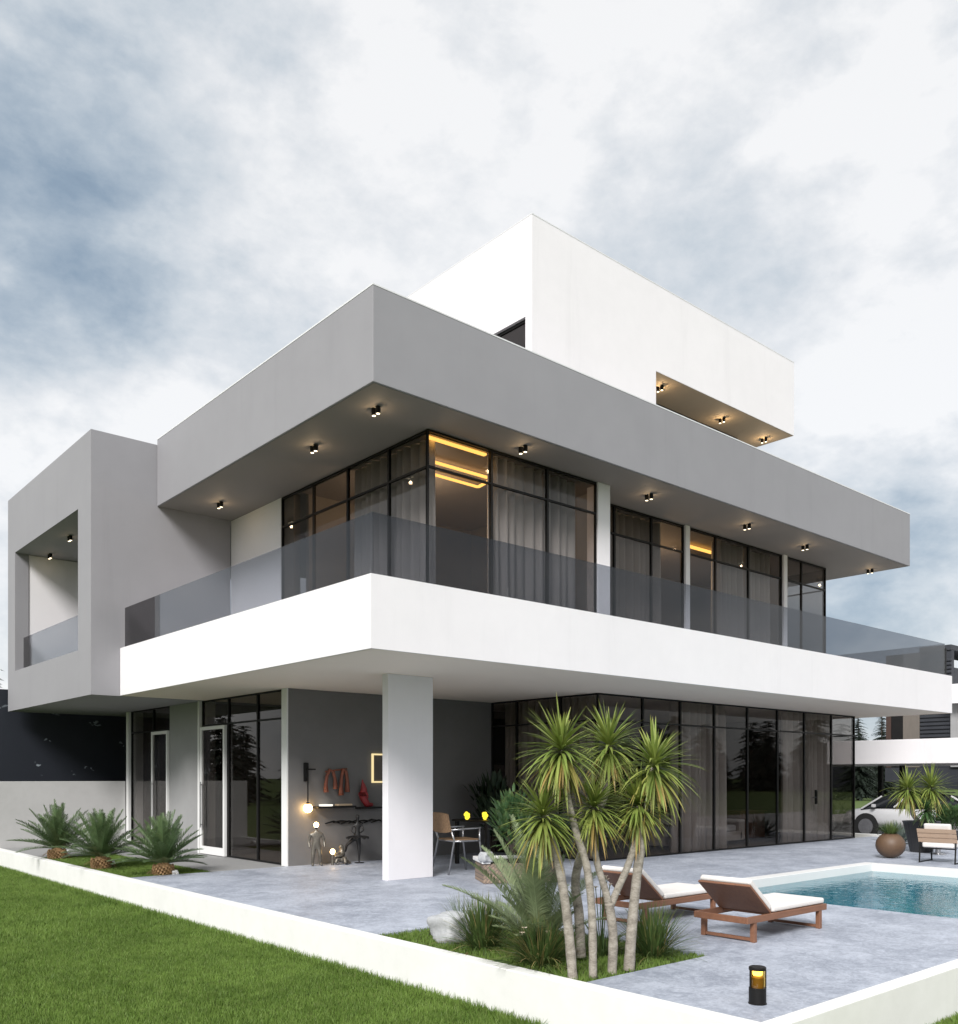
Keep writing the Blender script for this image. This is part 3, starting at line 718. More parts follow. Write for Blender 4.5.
# hanging orange sculpture and the red figurine
def arch(mb, x, z1, z0, sp, r):
    mb.tube([(x - sp, WY - .06, z0), (x - sp*1.1, WY - .065, z0 + (z1-z0)*.35), (x - sp*.8, WY - .06, z0 + (z1-z0)*.75), (x - sp*.2, WY - .05, z1), (x + sp*.5, WY - .06, z1 - .03), (x + sp*.9, WY - .06, z0 + (z1-z0)*.6), (x + sp, WY - .06, z0 + .06)], [r*1.5, r, r*.9, r, r, r*.9, r*1.4], 10)
mb = MB(); arch(mb, 8.93, 1.73, 1.32, .10, .032); arch(mb, 9.22, 1.74, 1.26, .07, .034)
mb.tube([(8.83, WY - .03, 1.70), (9.30, WY - .03, 1.755)], .014)
tag(mb.build('wall_sculpture', 'orange', loc=(9.08, WY, 1.3), smooth=True), 'rusty orange looping sculpture hung above the dark shelf', 'sculpture')
tag(bx(9.5, 10.05, WY - .19, WY - .002, 1.0, 1.03).build('wall_shelf', 'black', loc=(9.78, WY, 1.0), bevel=.003), 'dark wall shelf under the red figurine beside the white column', 'shelf')
skin_tube('red_figurine', [(None, [((0, 0, .07), .085), ((0, 0, .2), .075), ((0, 0, .33), .05), ((0, 0, .41), .042), ((-.02, 0, .47), .02), ((-.02, 0, .52), .01)]),
    (0, [((.10, 0, .045), .05), ((.22, 0, .035), .035)]), (2, [((.06, -.03, .25), .025), ((.06, -.06, .16), .02)])], 'red', None, (9.62, WY - .1, 1.035))
tag(bpy.data.objects['red_figurine'], 'red pointed seated figurine on the terrace wall shelf', 'figurine')
fr = MB(); fx0, fx1, fz0, fz1 = 9.87, 10.42, 1.49, 2.05
fr.box(fx0, fx1, WY - .04, WY - .002, fz0, fz0 + .03).box(fx0, fx1, WY - .04, WY - .002, fz1 - .03, fz1).box(fx0, fx0 + .03, WY - .04, WY - .002, fz0 + .03, fz1 - .03).box(fx1 - .03, fx1, WY - .04, WY - .002, fz0 + .03, fz1 - .03)
t = thing('lit_picture', 'picture with a glowing frame beside the white column', 'picture', (10.15, WY, fz0))
fr.build('frame', 'frame_led', t); bx(fx0 + .03, fx1 - .03, WY - .02, WY - .003, fz0 + .03, fz1 - .03).build('canvas', 'tan_panel', t)
br = MB()
for i in range(7):
    a = 8.95 + i*.17
    br.tube([(a - .12, WY - .03, .74 + .02*math.sin(i*2)), (a + .05, WY - .035, .78 + .03*math.sin(i*3.1)), (a + .2, WY - .03, .74 + .03*math.sin(i*1.7))], [.012, .016, .008], 6)
tag(br.build('wall_twig', 'black', loc=(9.5, WY, .75)), 'dark twisted twig fixed low on the terrace wall', 'branch')

# ------------------------------------------------------------------ dining corner
def dining_chair():
    t = local(thing('dining_chair', 'steel framed chair with a woven cane backrest at the terrace table', 'chair', (9.74, 11.72, 0), R(-12)))
    t.scale = (1.18, 1.18, 1.18)
    fm = MB(); r_ = .014
    for s in (-1, 1):
        y = s*.25
        fm.tube([(-.30, y*1.05, 0), (-.20, y, .47), (-.25, y, .62)], r_, 8)
        fm.tube([(.26, y*1.05, 0), (.20, y, .47), (.20, y, .64)], r_, 8)
        fm.tube([(-.25, y, .62), (.22, y, .64)], r_, 8)
        fm.tube([(-.2, y, .46), (.2, y, .46)], r_, 8)
    for x in (-.2, .2): fm.tube([(x, -.25, .46), (x, .25, .46)], r_, 8)
    fm.build('frame', 'chrome', t, smooth=True)
    bx(-.21, .22, -.23, .23, .465, .485).build('seat', 'rattan', t, bevel=.008)
    bk = MB(); n = 10; vs = []
    for i in range(n+1):
        a = -1 + 2*i/n
        for z, dx in ((.58, 0), (.86, -.05)): vs.append((-.25 - .03*(1-a*a) + dx, a*.265, z - .02*abs(a)**3*(1 if z > .7 else -1)))
    bk.add(vs, [(i*2, i*2+2, i*2+3, i*2+1) for i in range(n)])
    o = bk.build('backrest', 'rattan', t); o.modifiers.new('s', 'SOLIDIFY').thickness = .03
dining_chair()
TX, TY = 11.36, 12.5
t = local(thing('dining_table', 'dark dining table in the shaded terrace corner', 'table', (TX, TY, 0), R(0)))
bx(-.72, .72, -.5, .5, .785, .82).build('table_top', 'black', t, bevel=.006)
for sx in (-1, 1):
    for sy in (-1, 1): bx(sx*.66 - .03, sx*.66 + .03, sy*.42 - .03, sy*.42 + .03, 0, .784).build('leg', 'black', t)
def blossom(loc, label, tilt):
    mb = MB()
    for i in range(5):
        a = i*2*PI/5 + tilt
        mb.ball((loc[0] + .034*math.cos(a), loc[1] + .015*math.sin(a), loc[2] + .085 + .034*math.sin(a)), .032, 10, 6)
    mb.ball((loc[0], loc[1], loc[2] + .04), .04, 12, 8)
    return tag(mb.build('table_lamp', 'yellow_lamp', loc=loc, smooth=True), label, 'table lamp', 'yellow lamps on the dining table')
pz = .821
q = P(467, 815, 16.5); blossom((q.x, q.y, pz), 'small glowing yellow blossom lamp on the dark table, nearer the chair', .3)
q = P(485, 816, 16.5); blossom((q.x, q.y, pz), 'small glowing yellow lamp on the dark table, half behind the green shrub', 1.0)

# ------------------------------------------------------------------ plant builders
def strap(mb, base, d, Ln, w, droop, tint=0., segs=5, fold=.25):
    p = Vector(base); d = norm(d); vs = []; st = Ln/segs
    side0 = d.cross(Vector((0, 0, 1)))
    if side0.length < .05: side0 = Vector((random.uniform(-1, 1), random.uniform(-1, 1), 0))
    side0.normalize()
    ts = []
    for i in range(segs):
        f = i/segs; ww = w*(.55 + .9*f if f < .35 else 1.0*(1 - ((f-.35)/.65)**1.6))*.5 + .0006
        up = side0.cross(d).normalized()
        vs += [p - side0*ww, p - up*ww*fold, p + side0*ww]; ts += [tint*(.5 + .5*f)]*3
        p = p + d*st; d = norm(d + Vector((0, 0, -droop/segs)))
    vs.append(p); ts.append(min(1, tint + .35))
    fs = []
    for i in range(segs-1):
        a = i*3; fs += [(a, a+1, a+4, a+3), (a+1, a+2, a+5, a+4)]
    a = (segs-1)*3; fs += [(a, a+1, a+3), (a+1, a+2, a+3)]
    mb.add(vs, fs); mb.t[-len(vs):] = ts
def rosette(mb, c, Ln, w, n=105, lean=(0, 0), droopk=1.):
    for i in range(n):
        f = i/n; el = math.asin(max(-.96, 1 - 1.86*f**.95)) + R(random.uniform(-9, 9))
        az = i*2.39996 + random.uniform(-.3, .3)
        d = Vector((math.cos(az)*math.cos(el) + lean[0], math.sin(az)*math.cos(el) + lean[1], math.sin(el)))
        l = Ln*random.uniform(.66, 1.16)*(.92 if f < .3 else 1.05)
        tint = random.uniform(0, .14) if f < .74 else (random.uniform(.2, 1.) if random.random() < .6 else .12)
        strap(mb, (c[0], c[1], c[2] - .11*f), d, l, w*random.uniform(.85, 1.15), droopk*random.uniform(.4, 1.25)*(.4 + 1.15*f), tint, 7)
def trunk(mb, pts, rad, n=12):
    """trunk through the points with slightly uneven rings"""
    pts = [Vector(p) for p in pts]; out = []; rr = []
    m = 9
    for i in range(len(pts)-1):
        p0 = pts[max(i-1, 0)]; p1 = pts[i]; p2 = pts[i+1]; p3 = pts[min(i+2, len(pts)-1)]
        for j in range(m):
            u = j/m
            q = .5*((2*p1) + (-p0+p2)*u + (2*p0-5*p1+4*p2-p3)*u*u + (-p0+3*p1-3*p2+p3)*u**3)
            out.append(q); k_ = (i + u)/(len(pts)-1)
            rr.append((rad[0]*(1-k_) + rad[1]*k_)*(1 + random.uniform(-.05, .05)) * (1.18 if (i == 0 and j == 0) else 1))
    out.append(pts[-1]); rr.append(rad[1]); mb.tube(out, rr, n)
def yucca(label, stems, heads, Ln=.40, dep=7.3, loc=None, group='spiky headed trees in the palm bed', name='yucca_tree'):
    base = Vector(stems[0][0][0]); base.z = 0
    t = thing(name, label, 'tree', base, 0, group)
    mb = MB()
    for pts, rad in stems: trunk(mb, pts, (rad[0]*.86, rad[1]*.86))
    mb.build('trunk', 'bark', t, smooth=True)
    for c, l, lean in heads:
        hb = MB(); rosette(hb, c, l*random.uniform(.88, 1.0), .023*l/.4, random.randint(190, 250), (lean[0] + random.uniform(-.12, .12), lean[1] + random.uniform(-.12, .12)), random.uniform(.8, 1.3)); hb.build('crown', 'yucca_leaf', t)
    return t
def pts_px(seq, d): return [P(x, y, d) for x, y in seq]
d1 = 7.26
yucca('spiky headed tree nearest the white kerb, its crown low at the left of the group', [(pts_px([(573, 981), (568, 925), (560, 870), (552, 840), (545, 815)], d1), (.047, .036))], [(P(543, 812, d1), .41, (-.05, 0))])
d2 = 7.95
yucca('spiky headed tree with the grey upright trunk standing behind, its crown topmost in the middle', [(pts_px([(581, 957), (579, 915), (576, 875), (592, 825), (606, 790), (609, 745)], d2), (.052, .034))], [(P(609, 742, d2), .42, (0, 0))])
d3 = 7.30
yucca('spiky headed tree with a slim trunk leaning left to the upper left crown', [(pts_px([(593, 978), (592, 915), (587, 868), (577, 835), (566, 790), (561, 750)], d3), (.040, .030))], [(P(561, 746, d3), .43, (0, 0))])
d4 = 7.48
fk = P(609, 903, d4)
yucca('spiky headed tree with a forked trunk carrying two crowns', [(pts_px([(612, 974), (613, 935), (609, 903)], d4), (.046, .043)), (pts_px([(609, 908), (606, 893), (598, 866), (593, 840), (593, 806)], d4), (.036, .03)),
    (pts_px([(610, 908), (616, 893), (627, 868), (637, 838), (648, 800), (653, 765)], d4 + .05), (.036, .03))], [(P(593, 803, d4), .40, (0, 0)), (P(654, 762, d4 + .05), .46, (.12, -.1))])
d5 = 7.56
yucca('spiky headed tree at the patio side of the group with a stout leaning trunk', [(pts_px([(629, 970), (632, 925), (637, 875), (641, 842), (639, 806)], d5), (.054, .038))], [(P(638, 800, d5), .40, (0, 0))])

def frond(mb, rach, base, d, Ln, n, ll, w, droop, rr=.008, vee=.55, taper=.4, tint=0.):
    p = Vector(base); d = norm(d); segs = 12; pts = []; ds = []
    for i in range(segs+1):
        pts.append(p.copy()); ds.append(d.copy()); p = p + d*Ln/segs; d = norm(d + Vector((0, 0, -droop/segs)))
    rach.tube(pts, [rr*(1 - .8*i/segs) for i in range(segs+1)], 5, tint)
    for k_ in range(n):
        f = .12 + .88*k_/n; i = min(int(f*segs), segs-1); u = f*segs - i
        c = pts[i].lerp(pts[i+1], u); dd = ds[i]
        side = dd.cross(Vector((0, 0, 1)))
        if side.length < .05: side = Vector((1, 0, 0))
        side.normalize(); up = side.cross(dd).normalized()
        l = ll*math.sin(PI*(.16 + .80*f))**.7*random.uniform(.85, 1.12)
        for s in (-1, 1):
            e = norm(side*s*random.uniform(.75, .95) + up*vee*random.uniform(.6, 1.2) + dd*(.55 + .5*f))
            wv = dd*w*.5; m_ = c + e*l*.5 - Vector((0, 0, l*.03)); tip = c + e*l - Vector((0, 0, l*taper*.35))
            mb.add([c - wv*.6, c + wv*.6, m_ + wv, tip, m_ - wv], [(0, 1, 2, 4), (4, 2, 3)], random.uniform(.0, .12) + tint)
def cycad(label, base, sz, seed):
    random.seed(seed); b = Vector(base)
    t = local(thing('cycad', label, 'plant', b, random.random()*6, 'squat cycads along the villa wall'))
    tr = MB(); tr.lathe([(.001, -.06), (.10, -.06), (.135, .0), (.15, .09), (.13, .18), (.08, .23), (.001, .24)], (0, 0, 0), 18)
    for i in range(95):
        a = i*2.39996; z = -.02 + .21*i/95; r_ = .135 + .02*math.sin(z*14)
        dx, dy = math.cos(a), math.sin(a)
        tr.obox((dx*r_, dy*r_, z), (-dy*.016, dx*.016, 0), (dx*.022, dy*.022, .012), (-dx*.006, -dy*.006, .018))
    tr.build('trunk', 'cycad_bark', t)
    fo = MB()
    for i in range(46):
        f = i/46; el = R(84 - 74*f + random.uniform(-6, 6)); az = i*2.39996 + random.uniform(-.2, .2)
        frond(fo, fo, (0, 0, .21), (math.cos(az)*math.cos(el), math.sin(az)*math.cos(el), math.sin(el)), sz*random.uniform(.85, 1.08), 38, sz*.20, .018, random.uniform(.25, .6), .008, .5)
    for i in range(10):
        az = random.random()*6.28; el = R(random.uniform(-25, 0))
        frond(fo, fo, (0, 0, .19), (math.cos(az)*math.cos(el), math.sin(az)*math.cos(el), math.sin(el)), sz*.35, 12, sz*.1, .01, .7, .008, .3, .4, .85)
    fo.build('crown', 'cycad_leaf', t)
cycad('cycad nearest the far end of the white kerb, leftmost of the three', (5.47, 19.0, -.03), .92, 1)
cycad('cycad in the middle of the three beside the villa wall', (5.47, 16.45, -.03), .88, 2)
cycad('largest looking cycad, nearest the first glass bay, rightmost of the three', (5.90, 14.74, -.05), .86, 3)
random.seed(11)
def rest_on_kerb(mb):
    mb.v = [(x, y, max(z, .03 + (.012 if x < 5.1 else 0))) if x < 5.27 else (x, y, z) for x, y, z in mb.v]
# feather palm
random.seed(5)
pb = P(541, 938, 8.0); pb.z = -.03
t = thing('feather_palm', 'grey green feather palm arching over the bed behind the white kerb', 'palm', (pb.x, pb.y, -.03))
fo = MB(); stt = MB()
tips = [(452, 893), (470, 868), (488, 858), (500, 845), (512, 832), (528, 836), (545, 850), (478, 905), (560, 870), (505, 868), (532, 862), (590, 880), (520, 850), (495, 880)]
for i, (tx, ty) in enumerate(tips):
    dd = 8.0 + random.uniform(-.45, .45); q = P(tx, ty, dd); v = q - pb
    d = norm(v + Vector((0, 0, v.length*.42))); 
    frond(fo, stt, pb + Vector((random.uniform(-.03, .03), random.uniform(-.03, .03), .05)), d, v.length*1.10, 92, .17, .0115, .85, .009, .45, .5)
for i in range(15):
    az = random.random()*6.28; el = R(random.uniform(48, 80))
    frond(fo, stt, pb + Vector((0, 0, .05)), (math.cos(az)*math.cos(el), math.sin(az)*math.cos(el), math.sin(el)), random.uniform(.5, .8), 72, .15, .0115, .9, .008, .45, .5)
for i in range(14):
    az = random.random()*6.28; el = R(random.uniform(10, 75)); frond(fo, stt, pb, (math.cos(az)*math.cos(el), math.sin(az)*math.cos(el), math.sin(el)), .34, 0, .1, .01, .5, .009, .4, .4, .4)
rest_on_kerb(fo); rest_on_kerb(stt)
fo.build('fronds', 'palm_leaf', t); stt.build('stalks', 'palm_leaf', t)
MB().lathe([(.001, -.02), (.08, -.02), (.09, .05), (.05, .13), (.001, .14)], tuple(pb), 14).build('stem', 'fir_bark', t)

def tuft(label, px, py, rad, hgt, n, mat='tuft_leaf', w=.008, brown=.12, z=-.03, group='grass tufts in the palm bed', name='grass_tuft', loc=None, spread=.10, flop=1.):
    b = onz(px, py, z) if loc is None else Vector(loc)
    mb = MB()
    for i in range(n):
        a = random.random()*6.28; r0 = spread*math.sqrt(random.random())
        el = R(90) - abs(random.gauss(0, .5))*R(75)
        az = a + random.uniform(-.5, .5); ln = math.hypot(hgt*math.sin(el), rad*math.cos(el))*random.uniform(.7, 1.12)
        strap(mb, (b.x + r0*math.cos(a), b.y + r0*math.sin(a), b.z), (math.cos(az)*math.cos(el), math.sin(az)*math.cos(el), max(.15, math.sin(el))), ln, w*random.uniform(.7, 1.2), random.uniform(.4, 1.5)*flop,
              random.uniform(.4, 1) if random.random() < brown else random.uniform(0, .12), 6, .2)
    rest_on_kerb(mb)
    return tag(mb.build(name, mat, loc=(b.x, b.y, b.z)), label, 'grass tuft', group)
tuft('dark green arching grass tuft between the pale rock and the feather palm', 483, 950, .50, .52, 520, w=.010)
tuft('yellowish grass tuft with tan tips in front of the feather palm', 541, 967, .52, .46, 560, brown=.22, w=.010)
tuft('dark grass tuft growing behind the stout trunk at the patio side', 652, 958, .50, .50, 480, w=.010)
tuft('thin blue grey grass tuft behind the pale rock', 462, 926, .32, .38, 130, 'blue_tuft', .006, .1)
tuft('low green grass tuft among the slim tree trunks', 604, 955, .25, .22, 240)
tuft('blue grey grass tuft under the feather palm fronds', 505, 930, .36, .42, 150, 'blue_tuft', .007, .2)
# flowers in the yellowish tuft and behind the trunks
def flowers(px, py, dep, n, label, z0=0.):
    q = P(px, py, dep); t = thing('flowering_plant', label, 'plant', (q.x, q.y, -.03), 0)
    st = MB(); pe = MB()
    for i in range(n):
        p = Vector((q.x + random.uniform(-.10, .10), q.y + random.uniform(-.10, .10), q.z + random.uniform(-.05, .05)))
        st.tube([(q.x + random.uniform(-.03, .03), q.y + random.uniform(-.03, .03), -.03), ((p.x+q.x)/2, (p.y+q.y)/2, p.z*.6), p], .004, 5)
        for k_ in range(6):
            a = k_*1.047; strap(pe, p, (math.cos(a), math.sin(a), .6), .032, .02, .5, 0, 3)
        pe.ball(p, .010, 6, 4)
    for i in range(26):
        a = random.random()*6.28; strap(st, (q.x, q.y, -.03), (math.cos(a), math.sin(a), 1.4), random.uniform(.6, 1)*max(.12, q.z*.8), .018, .9, .1, 5)
    rest_on_kerb(st)
    st.build('leaves', 'tuft_leaf', t); pe.build('blossoms', 'petal', t)
flowers(533, 930, 7.75, 4, 'cream flowers rising from the yellowish grass tuft')
flowers(600, 882, 8.1, 7, 'white flowers on thin stems behind the slim tree trunks')
# bed grass: short blades over both planting beds
def blades(x0, x1, y0, y1, n, h, z, keep=None):
    x = np.random.uniform(x0, x1, n); y = np.random.uniform(y0, y1, n)
    if keep is not None: m_ = keep(x, y); x = x[m_]; y = y[m_]
    n = len(x); a = np.random.uniform(0, 2*PI, n); hh = h*np.random.uniform(.55, 1.2, n); wd = np.random.uniform(.004, .008, n)
    lean = np.abs(np.random.normal(0, .45, n)); b = np.random.uniform(0, 2*PI, n)
    v = np.zeros((n, 3, 3))
    v[:, 0] = np.stack([x - wd*np.cos(a), y - wd*np.sin(a), np.full(n, z)], 1); v[:, 1] = np.stack([x + wd*np.cos(a), y + wd*np.sin(a), np.full(n, z)], 1)
    v[:, 2] = np.stack([x + lean*hh*np.cos(b), y + lean*hh*np.sin(b), z + hh], 1)
    return v.reshape(-1, 3)
def blade_obj(name, v, mat='blades'):
    n = len(v)//3; me = bpy.data.meshes.new(name)
    me.vertices.add(3*n); me.vertices.foreach_set('co', v.ravel())
    me.loops.add(3*n); me.loops.foreach_set('vertex_index', np.arange(3*n, dtype=np.int32))
    me.polygons.add(n); me.polygons.foreach_set('loop_start', np.arange(0, 3*n, 3, dtype=np.int32)); me.polygons.foreach_set('loop_total', np.full(n, 3, dtype=np.int32))
    me.update(calc_edges=True); me.validate()
    tn = np.repeat(np.clip(np.random.normal(.05, .22, n), 0, .8), 3).astype(np.float32)
    at = me.attributes.new('tint', 'FLOAT', 'POINT'); at.data.foreach_set('value', tn)
    me.materials.append(M[mat]); o = bpy.data.objects.new(name, me); C.objects.link(o); o['kind'] = 'stuff'; return o
blade_obj('palm_bed_grass', blades(B1[0], B1[1], B1[2] + .01, B1[3], 16000, .05, -.03))
blade_obj('cycad_bed_grass', blades(B2[0], B2[1], B2[2] + .01, B2[3], 26000, .045, -.03))
def vis(x, y):
    dep = x*DV[0] + y*DV[1]; rr = x*RV[0] + y*RV[1]
    px = CX + F*rr/dep; py = HY - F*(GZ - H)/dep
    return (dep > 4) & (px > -60) & (px < 1010) & (py < 1060)
v = [blades(.5, 5.085, 4.5, 11.5, 330000, .055, GZ, vis), blades(1.5, 5.085, 11.5, 23.5, 190000, .06, GZ, vis), blades(4.93, 5.085, 5, 22, 14000, .10, GZ, vis), blades(5.2, 10, 2.0, 3.09, 40000, .055, GZ, vis)]
blade_obj('lawn_grass', np.concatenate(v))

# rocks
def rock(label, c, r, seed, mat='rock', sz=(1, 1, .8)):
    random.seed(seed); import mathutils
    mb = MB(); mb.ball((0, 0, 0), 1, 28, 18)
    vs = []
    for x, y, z in mb.v:
        v_ = Vector((x, y, z)); f = 1 + .22*mathutils.noise.noise(v_*1.4 + Vector((seed, 0, 0))) + .10*mathutils.noise.noise(v_*4 + Vector((0, seed, 0)))
        # squared-off shoulders
        q = Vector((max(-.74, min(.74, v_.x)), max(-.74, min(.74, v_.y)), max(-.72, min(.72, v_.z))))*f*1.25
        vs.append((c[0] + q.x*r*sz[0], c[1] + q.y*r*sz[1], c[2] + q.z*r*sz[2]))
    mb.v = vs; return tag(mb.build('boulder', mat, loc=c, smooth=True), label, 'rock')
q = P(452, 925, 8.95); rock('pale grey boulder at the corner of the palm bed', (q.x, q.y, .11), .19, 3)
for i, (px, py, lab) in enumerate(((65, 853, 'white stone at the foot of the leftmost cycad'), (110, 864, 'white stone at the foot of the middle cycad'), (173, 874, 'white stone at the foot of the rightmost cycad'))):
    q = onz(px, py, 0); rock(lab, (q.x + .03, q.y, .02), .055, 20 + i, 'white_trim')
# raised planter of rough stone with shrubs
q0 = onz(479, 884, 0)
t = local(thing('stone_planter', 'raised planter of rough stone courses with a white corner cap', 'planter', (q0.x + .05, q0.y - .05, 0), R(-30)))
bx(0, 1.15, 0, .7, 0, .30).build('wall', 'brick', t, bevel=.01)
MB().box(-.03, .10, -.03, .73, .301, .36).box(.10, 1.18, .63, .73, .301, .36).build('cap', 'white_trim', t, bevel=.008)
bx(.11, 1.1, .05, .62, .301, .32).build('soil', 'soil', t)
def bush(name, label, c, rad, hgt, n, mat, lsz=.07, cat='shrub', stems=6, group=None, seed=1):
    random.seed(seed); c = Vector(c); t = thing(name, label, cat, c, 0, group)
    lf = MB(); sm = MB()
    clumps = []
    for i in range(max(5, stems*3)):
        a = random.random()*6.28; r_ = rad*.75*math.sqrt(random.random()); z = hgt*(.35 + .6*random.random())
        clumps.append((Vector((c.x + r_*math.cos(a), c.y + r_*math.sin(a), c.z + z*(1 - .35*(r_/rad)**2))), rad*random.uniform(.22, .42)))
    for p, r_ in clumps: sm.tube([c, c.lerp(p, .5) + Vector((random.uniform(-.03, .03), random.uniform(-.03, .03), .02)), p], [.010, .007, .003], 5)
    for i in range(n):
        p, r_ = random.choice(clumps); v = Vector((random.gauss(0, 1), random.gauss(0, 1), random.gauss(0, 1)))*r_*.55
        d = norm(v + Vector((0, 0, r_*.5)) + (p - c)*.3)
        strap(lf, p + v, d, lsz*random.uniform(.7, 1.3), lsz*.42, random.uniform(.2, 1.), random.uniform(0, .15), 3, .3)
    lf.build('foliage', mat, t); sm.build('stems', 'fir_bark', t); return t
bush('leafy_shrub', 'bright green leafy shrub growing in the stone planter', P(514, 854, 13.7), (.40), .78, 620, 'shrub_leaf', .15, seed=21)
bush('dark_shrub', 'dark broad leaved plant against the terrace glass behind the yellow lamps', (12.2, 13.6, 0), .42, 1.6, 380, 'dark_leaf', .22, seed=22)
bush('low_shrub', 'low dark green plant spilling over the stone planter beside the spiky trees', P(545, 862, 13.2), .45, .6, 900, 'dark_leaf', .14, seed=23)
q = P(486, 847, 13.6); rock('small pale stone on the planter corner', (q.x, q.y, .40), .10, 5)

# ------------------------------------------------------------------ loungers
def lounger():
    t = local(thing('sun_lounger', 'wooden sun lounger with pale cushion beside the pool', 'sun lounger', (0, 0, 0), 0, 'sun loungers by the pool'))
    x0, x1, w2, zt, zb = 0., 1.50, .31, .255, .19
    f = MB()
    for s in (-1, 1): f.box(x0, x1, s*w2 - (.03 if s > 0 else 0), s*w2 + (.03 if s < 0 else 0), zb, zt)
    f.box(x0, x0 + .03, -w2 + .031, w2 - .031, zb, zt - .002); f.box(x1 - .03, x1, -w2 + .031, w2 - .031, zb, zt - .002)
    f.build('frame', 'wood', t, bevel=.005)
    for x in (.14, 1.38):
        for s in (-1, 1): bx(x - .025, x + .025, s*(w2 - .028) - .024, s*(w2 - .028) + .024, 0, zb - .001).build('leg', 'wood', t, bevel=.004)
        bx(x - .02, x + .02, -w2 + .055, w2 - .055, .012, .04).build('stretcher', 'wood', t, bevel=.003)
    sl = MB()
    for i in range(9): sl.box(.46 + i*.114, .46 + i*.114 + .085, -w2 + .032, w2 - .032, .225, .245)
    sl.build('slats', 'wood', t)
    a = Vector((.43, 0, .262)); b = Vector((.06, 0, .555)); d = norm(b - a); n_ = Vector((d.z, 0, -d.x)); n_ = n_ if n_.z > 0 else -n_
    ln = (b - a).length
    MB().obox((a + b)/2 , d*ln/2, (0, w2 - .012, 0), n_*.012).build('backrest', 'wood', t, bevel=.004)
    MB().obox((a + b)/2 + n_*.045 + d*.01, d*(ln/2 + .005), (0, w2 - .02, 0), n_*.031).build('back_cushion', 'cushion', t, bevel=.022, seg=3)
    bx(.47, 1.475, -w2 + .012, w2 - .012, .258, .318).build('seat_cushion', 'cushion', t, bevel=.022, seg=3)
    return t
lo = lounger(); lo.location = (7.62, 5.16, 0); lo['label'] = 'wooden sun lounger with pale cushion, nearest the bollard light and the pool corner'
dup(lo, (7.60, 6.46, 0), 0, 'wooden sun lounger with pale cushion, half hidden behind the tree trunks')

# bollard light
bp_ = onz(757.5, 1003.5, 0)
t = local(thing('bollard_light', 'small black bollard light glowing at its top on the patio', 'bollard light', bp_))
MB().lathe([(.001, 0), (.064, 0), (.064, .006), (.060, .008), (.060, .112), (.056, .115), (.001, .115)], (0, 0, 0), 28).build('post', 'black', t, smooth=False)
ca = MB(); ca.lathe([(.001, .238), (.060, .238), (.060, .256), (.054, .262), (.001, .262)], (0, 0, 0), 28)
for a in (75, 195, 285):
    aa = R(a) - R(131); ca.obox((.056*math.cos(aa), .056*math.sin(aa), .1765), (.004*math.cos(aa), .004*math.sin(aa), 0), (-.007*math.sin(aa), .007*math.cos(aa), 0), (0, 0, .0612))
ca.build('cap', 'black', t)
MB().lathe([(.001, .200), (.030, .200), (.034, .212), (.034, .2375), (.001, .2375)], (0, 0, 0), 18).build('lamp', 'bollard_led', t)
MB().lathe([(.001, .1155), (.043, .1155), (.043, .185), (.020, .197), (.001, .199)], (0, 0, 0), 24).build('core', 'bollard_core', t)
MB().lathe([(.0545, .1155), (.0545, .2375)], (0, 0, 0), 28).build('shade', 'amber_glass', t)

# ------------------------------------------------------------------ pots, armchair and plants beyond the pool
q = onz(890.5, 858, 0)
t = local(thing('round_pot', 'round brown pot with a green grass tuft at the pool corner', 'plant pot', q))
rp = [(.001, .0)] + [(.275*math.sin(a_), .255 - .255*math.cos(a_)) for a_ in [R(x) for x in range(25, 150, 8)]] + [(.12, .485), (.105, .46), (.001, .455)]
MB().lathe(rp, (0, 0, 0), 32).build('pot', 'pot_brown', t, smooth=True)
gb_ = MB(); random.seed(31)
for i in range(190):
    az = random.random()*6.28; el = R(random.uniform(35, 88))
    strap(gb_, (.07*math.cos(az), .07*math.sin(az), .46), (math.cos(az)*math.cos(el), math.sin(az)*math.cos(el), math.sin(el)), random.uniform(.16, .32), .012, random.uniform(.4, 1.3), random.uniform(0, .15), 5)
gb_.build('grass', 'tuft_leaf', t)
q = onz(927, 853, 0)
t = local(thing('tall_planter', 'tall dark planter behind the armchair holding spiky plants', 'planter', (q.x + .2, q.y + .2, 0)))
MB().lathe([(.001, 0), (.22, 0), (.36, .62), (.38, .66), (.33, .66), (.31, .60), (.001, .6)], (0, 0, 0), 28).build('pot', 'pot_dark', t, smooth=False)
tp = Vector((q.x + .2, q.y + .2, .6))
random.seed(41)
yucca('spiky twin headed yucca rising from the tall dark planter in front of the white car', [([tp, P(912, 812, 18.9), P(908, 785, 18.9)], (.06, .045)), ([tp, P(930, 810, 18.9), P(931, 784, 18.9)], (.06, .045))], [(P(908, 788, 18.9), .55, (0, 0)), (P(931, 786, 18.9), .55, (0, 0))], group='potted yuccas beyond the pool', name='potted_yucca')
random.seed(42)
mb = MB(); rosette(mb, P(926, 808, 18.7), .36, .05, 70); tag(mb.build('rosette_plant', 'shrub_leaf', loc=tuple(P(926, 808, 18.7))), 'light green rosette plant in the tall dark planter below the yucca heads', 'plant')
def agave(label, c, L_, n=34, seed=1):
    random.seed(seed); mb = MB()
    for i in range(n):
        el = R(80 - 75*i/n); az = i*2.4
        strap(mb, c, (math.cos(az)*math.cos(el), math.sin(az)*math.cos(el), math.sin(el)), L_*random.uniform(.8, 1.1), L_*.16, .25, 0, 6, .5)
    return tag(mb.build('agave', 'agave_leaf', loc=c), label, 'plant')
q = onz(906, 846, 0); agave('silvery agave with broad pointed leaves between the round pot and tall planter', (q.x + .3, q.y + .3, 0.02), .62, 40, 3)
